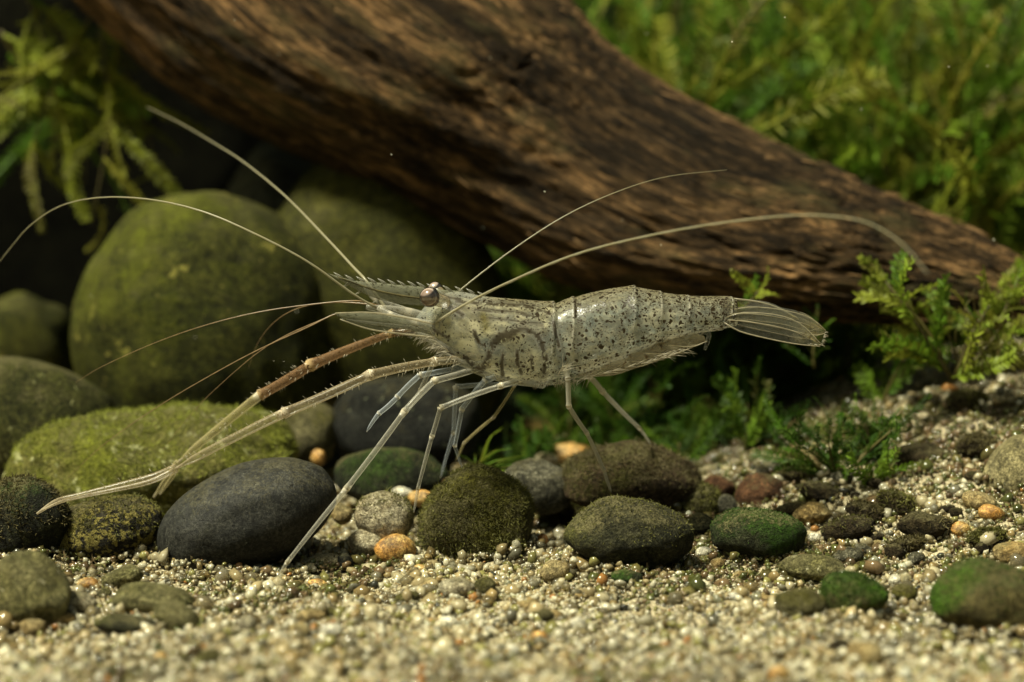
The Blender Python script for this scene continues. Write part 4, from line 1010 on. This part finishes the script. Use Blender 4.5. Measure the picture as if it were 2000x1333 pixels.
finger(A, [(345, 914, -1.1), (300, 932, -1.12), (230, 950, -1.15), (160, 967, -1.16), (110, 980, -1.16), (72, 1004, -1.15)], [17, 15, 13, 11, 10, 4], MS['claw'])
finger(A, [(340, 920, -1.16), (290, 942, -1.22), (220, 958, -1.24), (160, 970, -1.22), (120, 980, -1.2), (84, 996, -1.19)], [12, 10, 8, 7, 6, 3], MS['claw'])
spines(A, arm + [(200, 955, -1.15, 12)], 170, 3)
arm2 = [(835, 640, .25, 17), (765, 651, .35, 18), (606, 714, .6, 27), (508, 772, .75, 24), (346, 905, 1.0, 17)]
A2 = jointed('claw_arm', 'arm_segment', arm2, MS['clawbrown'], 'brown banded clawed arm on the far side', 0.9, MS['legyel'])
finger(A2, [(348, 902, 1.0), (325, 935, 1.05), (300, 972, 1.15)], [13, 10, 4], MS['legyel'])
finger(A2, [(352, 905, 1.1), (332, 938, 1.15), (312, 966, 1.25)], [10, 8, 3], MS['legyel'])
spines(A2, arm2, 150, 5)
# antennae: ringed whips
def whip(name, P, w0, w1, mat, label=None, res=70):
    R = np.linspace(w0, w1 * 0.45, len(P)) * 0.38 * PXC
    o = tube_part(name, [sp(*p) for p in P], R, mat, ROOT, 6, 1.0, res, tint=lambda u: 0.35 + 0.35 * np.sign(np.sin(np.arange(len(u)) * 2.1)))
    if label: o['label'] = label
whip('antenna', [(738, 603, -.1), (690, 575, -.2), (600, 511, -.3), (500, 458, -.2), (400, 415, 0.1), (300, 391, .5), (200, 386, .9), (120, 402, 1.3), (60, 440, 1.6), (20, 485, 1.9), (-15, 530, 2.1)], 7, 3.5, MS['feeler'], 'long antenna arching forward and down')
whip('antenna', [(760, 612, .15), (716, 550, .3), (690, 522, .6), (640, 468, 1.2), (560, 386, 2.2), (480, 320, 3.2), (420, 281, 4.0), (350, 240, 4.9), (288, 210, 5.6)], 9, 5, MS['feeler'], 'antenna pointing up and away in front of the driftwood')
whip('antenna', [(880, 588, .2), (905, 562, .25), (1000, 489, .4), (1100, 424, .5), (1200, 377, .6), (1300, 346, .8), (1420, 332, 1.1)], 5, 2.5, MS['feeler'], 'thin antenna sweeping back over the body')
whip('antenna', [(850, 632, -.45), (870, 618, -.55), (930, 583, -.7), (1000, 549, -1.0), (1100, 506, -1.4), (1200, 476, -1.9), (1350, 445, -2.6), (1500, 425, -3.4), (1600, 421, -4.0), (1690, 434, -4.6), (1760, 475, -5.2), (1812, 535, -5.8)], 8.5, 5, MS['feeler'], 'thick antenna sweeping back towards the tail')
whip('antennule', [(740, 598, .0), (695, 588, .0), (600, 596, .1), (500, 611, .2), (400, 636, .3), (300, 671, .5), (200, 716, .7), (148, 747, .8)], 4.5, 1.8, MS['feelerbrown'])
whip('antennule', [(740, 596, .1), (660, 591, .3), (590, 600, .6), (540, 626, 1.0), (505, 668, 1.4), (485, 720, 1.8)], 4, 2.0, MS['feelerbrown'])
whip('antennule', [(690, 612, -.1), (655, 614, -.1), (600, 640, -.1), (500, 686, 0), (400, 740, .2), (300, 800, .4), (200, 871, .7), (128, 938, 1.0)], 5, 1.8, MS['feelerbrown'])
whip('antennule', [(640, 620, -.05), (560, 655, .1), (500, 692, .3), (430, 752, .6), (380, 802, .9), (305, 895, 1.4)], 3.5, 1.5, MS['feelerbrown'])
# stalks that carry them
for P, R, mt in (([(850, 628, .0), (800, 612, .0), (760, 606, .0), (715, 600, .0)], [26, 22, 19, 10], 'leg'), ([(850, 625, .25), (790, 607, .25), (735, 585, .25), (712, 560, .3)], [20, 16, 13, 7], 'leg'),
                 ([(862, 640, -.3), (820, 632, -.3), (780, 622, -.25), (738, 602, -.12)], [24, 18, 15, 10], 'leg')):
    tube_part('feeler_stalk', [sp(*p) for p in P], np.array(R) / 2 * PXC, MS[mt], ROOT, 10, 0.8, 20, tint=lambda u: np.clip(np.cos(u * 16) * 3 - 2.2, 0, 1))
# antenna scales
def blade(name, outline_top, outline_bot, dy0, thick, mat, parent, dy1=None, label=None):
    """lens-thick plate between two edges"""
    n = 22
    T = catmull([(x, y, 0) for x, y in outline_top], n); Bt = catmull([(x, y, 0) for x, y in outline_bot], n)
    dy1 = dy0 if dy1 is None else dy1
    V, Fc = [], []; m = 9
    for i in range(n):
        for s in range(2 * m):
            if s < m: q = s / (m - 1); sg = -1
            else: q = 1 - (s - m) / (m - 1); sg = 1
            x = T[i, 0] * (1 - q) + Bt[i, 0] * q; y = T[i, 1] * (1 - q) + Bt[i, 1] * q
            d = dy0 + (dy1 - dy0) * i / (n - 1) + sg * thick * (0.15 + math.sin(math.pi * q)) * (0.25 + 0.75 * math.sin(math.pi * min(1, (i + .6) / (n - 0.5))))
            V.append(sp(x, y, d))
    w2 = 2 * m
    for i in range(n - 1):
        for s in range(w2):
            s2 = (s + 1) % w2; Fc.append([i * w2 + s, i * w2 + s2, (i + 1) * w2 + s2, (i + 1) * w2 + s])
    Fc.append(list(range(w2))[::-1]); Fc.append([(n - 1) * w2 + s for s in range(w2)])
    me = mk(name, V, Fc)
    uu = np.repeat(np.arange(n) / (n - 1), 2 * m); qq = np.tile(np.r_[np.arange(m), np.arange(m)[::-1]], n)
    attr(me, 'tint', np.array([ss(0.62, 0.95, u_) * max(0, 0.55 + 1.6 * mn.noise(Vector((u_ * 5, q_ * 0.9, dy0 * 9)))) for u_, q_ in zip(uu, qq)]) if name in ('tail_fin', 'telson') else np.zeros(len(V)))
    o = link(name, me, mat, parent)
    if label: o['label'] = label
    return o
sc1 = blade('antenna_scale', [(850, 632), (780, 618), (720, 610), (654, 611)], [(850, 655), (780, 642), (710, 632), (658, 618)], -.30, 0.03, MS['rostrum'], ROOT)
sc2 = blade('antenna_scale', [(845, 640), (780, 634), (720, 628), (664, 622)], [(845, 662), (780, 655), (720, 644), (668, 628)], -.42, 0.025, MS['fin'], ROOT)
for P in ([(850, 660), (780, 652), (720, 643), (664, 624)], [(850, 634), (780, 619), (720, 611), (655, 612)]):
    tube_part('scale_rim', [sp(x, y, -.43) for x, y in P], np.array([4, 4, 3.4, 2]) / 2 * PXC, MS['vein'], sc2, 5, 1, 16)
# rostrum with its saw of teeth
ro = blade('rostrum', [(905, 569), (860, 566), (820, 560), (780, 557), (735, 552), (690, 548), (640, 534)], [(905, 590), (860, 595), (820, 597), (770, 592), (725, 580), (690, 563), (650, 540)], 0, 0.045, MS['rostrum'], ROOT)
tube_part('ridge', [sp(*p) for p in [(900, 583, -.06), (840, 584, -.06), (780, 577, -.05), (720, 563, -.04), (660, 541, -.03)]], np.array([4, 4, 4, 3.4, 2]) / 2 * PXC, None or FUZZ['brown'], ro, 5, 1, 20)
tipR = [(660, 541), (682, 546), (704, 549), (726, 551), (746, 553), (765, 555), (784, 557), (804, 558), (822, 560), (842, 563), (872, 566), (896, 568), (918, 572), (940, 578)]
for i, (x, y) in enumerate(tipR):
    s_ = 1.0 if i < 10 else 0.9
    tube_part('rostrum_tooth', [sp(x + 8, y + 3), sp(x, y - 3), sp(x - 9 * s_, y - 9 * s_)], [0.026, 0.018, 0.002], MS['leg'], ro, 5, 0.6)
for x, y in [(700, 570), (735, 586), (765, 594), (675, 556)]:
    tube_part('rostrum_tooth', [sp(x + 6, y - 3), sp(x, y + 2), sp(x - 8, y + 6)], [0.022, 0.014, 0.002], MS['leg'], ro, 5, 0.6)
# eyes on stalks
def eye(px, py, dy, r_px, bx, by):
    Vs, Fs = ICOS[4]; R = r_px * PXC
    c = sp(px, py, dy)
    V = Vs * R * np.array([1.0, 0.95, 1.0])
    me = mk('eye', V, Fs)
    ax = np.array([-0.25, -0.95 if dy < 0 else 0.95, 0.15]); ax /= np.linalg.norm(ax)
    a = Vs @ ax
    ring = np.clip(np.exp(-((a - 0.48) / 0.10) ** 2) + 0.9 * np.exp(-((a - 0.12) / 0.08) ** 2) + 0.55 * np.exp(-((a - 0.95) / 0.2) ** 2) * 0.3 + (a < -0.1) * 0.6, 0, 1)
    attr(me, 'ring', ring)
    o = link('eye', me, MS['eye'], ROOT, c)
    B = sp(bx, by, dy * 0.55) - c
    tube_part('eye_stalk', [np.zeros(3), B * 0.5, B], np.array([r_px * 0.85, r_px * 0.7, r_px * 0.6]) * PXC, MS['claw'], o, 12, 1, 12)
    cv = link('cornea', mk('cornea', Vs * R * 1.06, Fs), MS['cornea'], o)
_t = NT('cornea'); _tp = _t.n('ShaderNodeBsdfTransparent'); _g = _t.n('ShaderNodeBsdfGlossy'); _g.inputs['Roughness'].default_value = 0.06
_f = _t.n('ShaderNodeFresnel'); _f.inputs[0].default_value = 1.4
MS['cornea'] = _t.done(_t.mixsh(_f.outputs[0], _tp.outputs[0], _g.outputs[0]))
eye(839, 581, -.48, 18.5, 872, 592)
eye(850, 565, .45, 14, 875, 585)
# mouth bristles and feeding legs
def bristles(parent, items, seed, nm='bristles', wdt=0.0045):
    r = np.random.default_rng(seed); VV, FF = [], []
    for (x0, y0, x1, y1, dy, n, ax, ay, ln, jit) in items:
        for _ in range(n):
            u = r.uniform(); x = x0 + (x1 - x0) * u; y = y0 + (y1 - y0) * u; d = dy + r.uniform(-.12, .12)
            a = r.normal(0, jit); ca, sa = math.cos(a), math.sin(a); L = ln * r.uniform(0.5, 1.2)
            dx, dy2 = (ax * ca - ay * sa) * L, (ax * sa + ay * ca) * L
            P = [sp(x, y, d), sp(x + dx * .5, y + dy2 * .5 - 1, d + r.uniform(-.04, .04)), sp(x + dx, y + dy2, d + r.uniform(-.1, .1))]
            v, f = tube_data(P, [wdt, wdt * 0.8, wdt * 0.2], 3, base=len(VV)); VV += v; FF += f
    o = link(nm, mk(nm, VV, FF), MS['hair'], parent); o['kind'] = 'stuff'
bristles(ROOT, [(812, 650, 850, 672, -.25, 40, -0.75, 0.45, 26, 0.4), (850, 670, 900, 712, -.35, 60, -0.7, 0.5, 28, 0.45), (840, 655, 880, 690, -.4, 30, -0.95, -0.1, 24, 0.4),
                (1090, 742, 1120, 748, -.3, 26, 0.2, 0.9, 22, 0.8), (1040, 752, 1095, 748, -.2, 24, -0.2, 1, 9, 0.5), (1085, 735, 1110, 715, -.45, 18, 0.7, -0.7, 34, 0.4)], 8)
for P, R in (([(905, 700, -.3), (870, 680, -.35), (835, 660, -.32), (812, 648, -.28)], [20, 17, 13, 5]), ([(890, 690, .2), (850, 665, .2), (805, 640, .15), (770, 632, .1)], [16, 13, 10, 4]), ([(930, 715, -.3), (895, 706, -.36), (862, 690, -.36), (840, 672, -.3)], [18, 15, 11, 5])):
    tube_part('feeding_leg', [sp(*p) for p in P], np.array(R) / 2 * PXC, MS['leg'], ROOT, 8, 0.8, 20)
# swimmerets folded back along the belly
for i, (x, y, x1, y1) in enumerate([(1130, 722, 1240, 712), (1175, 708, 1285, 697), (1220, 694, 1325, 683), (1262, 678, 1352, 671), (1305, 662, 1376, 661)]):
    for dy in (-.30, .25):
        mx, my = (x + x1) / 2, (y + y1) / 2
        s0 = blade('swimmeret', [(x - 10, y - 14), (mx - 4, my - 17), (x1, y1 - 4)], [(x, y + 13), (mx + 10, my + 16), (x1 + 3, y1 + 7)], dy + 0.03 * i * (1 if dy < 0 else -1), 0.03, MS['swim'], ROOT)
        tube_part('swimmeret_rim', [sp(x, y + 13, dy), sp(mx + 10, my + 16, dy), sp(x1 + 5, y1 + 6, dy)], np.array([2.2, 2.4, 1.2]) / 2 * PXC, MS['vein'], s0, 5, 1, 14)
tube_part('swimmeret_tip', [sp(*p) for p in [(1340, 668, -.25), (1368, 648, -.28), (1384, 652, -.28), (1382, 668, -.28), (1376, 684, -.28)]], np.array([14, 13, 10, 8, 5]) / 2 * PXC, MS['fin'], ROOT, 8, 0.6, 24)
bristles(ROOT, [(1130, 742, 1330, 690, -.3, 90, 0.93, -0.22, 30, 0.18), (1250, 706, 1360, 672, -.28, 40, 0.85, 0.1, 30, 0.3), (1575, 672, 1604, 674, -.40, 16, 0.95, 0.3, 9, 0.2), (1604, 672, 1612, 648, -.32, 16, 1.0, 0.15, 8, 0.2), (1110, 745, 1160, 738, -.3, 24, -0.7, 0.6, 22, 0.5)], 9)
# tail fan
telson = blade('telson', [(1432, 583), (1470, 586), (1510, 594), (1562, 622)], [(1432, 612), (1470, 612), (1510, 615), (1560, 627)], 0, 0.07, MS['fin'], ROOT, label='pointed clear telson on top of the tail fan')
tube_part('vein', [sp(1434, 584, -.03), sp(1480, 590, -.04), (sp(1520, 602, -.03)), sp(1560, 624, 0)], np.array([4, 3.5, 3, 1.6]) / 2 * PXC, MS['vein'], telson, 5, 1, 16)
fins = [([(1416, 622), (1450, 611), (1520, 616), (1565, 634), (1604, 672)], [(1414, 630), (1446, 648), (1510, 664), (1560, 673), (1602, 677)], -.24, -.42),
        ([(1425, 606), (1470, 600), (1530, 606), (1585, 622), (1613, 646)], [(1425, 622), (1470, 630), (1530, 642), (1585, 655), (1611, 652)], -.14, -.22),
        ([(1425, 604), (1470, 596), (1530, 602), (1575, 614), (1602, 636)], [(1425, 620), (1470, 626), (1530, 634), (1575, 646), (1600, 642)], .14, .24),
        ([(1420, 612), (1450, 602), (1520, 608), (1565, 620), (1604, 640)], [(1418, 624), (1446, 636), (1510, 650), (1555, 660), (1594, 664)], .22, .40)]
for k, (tp_, bt_, d0, d1) in enumerate(fins):
    fo = blade('tail_fin', tp_, bt_, d0, 0.022, MS['fin'], ROOT, dy1=d1)
    T = catmull([(x, y, 0) for x, y in tp_], 12); Bq = catmull([(x, y, 0) for x, y in bt_], 12)
    for q, w_ in ((0.0, 2.4), (1.0, 3.2), (0.45, 2.2)) if d0 < 0 else ((1.0, 2.0),):
        e = 12 if q in (0.0, 1.0) else 10
        P = [sp(*(T[i, :2] * (1 - q) + Bq[i, :2] * q), d0 + (d1 - d0) * i / 11 - 0.025) for i in range(e)]
        tube_part('vein', P, np.linspace(w_, w_ * .5, e) / 2 * PXC, MS['vein'], fo, 5)
tag(ROOT, 'translucent speckled shrimp with long antennae and slender claws standing on the stones', 'shrimp')

print('GAPS', [(s[1], s[3]) for s in STONES if s[3] > 0.02])
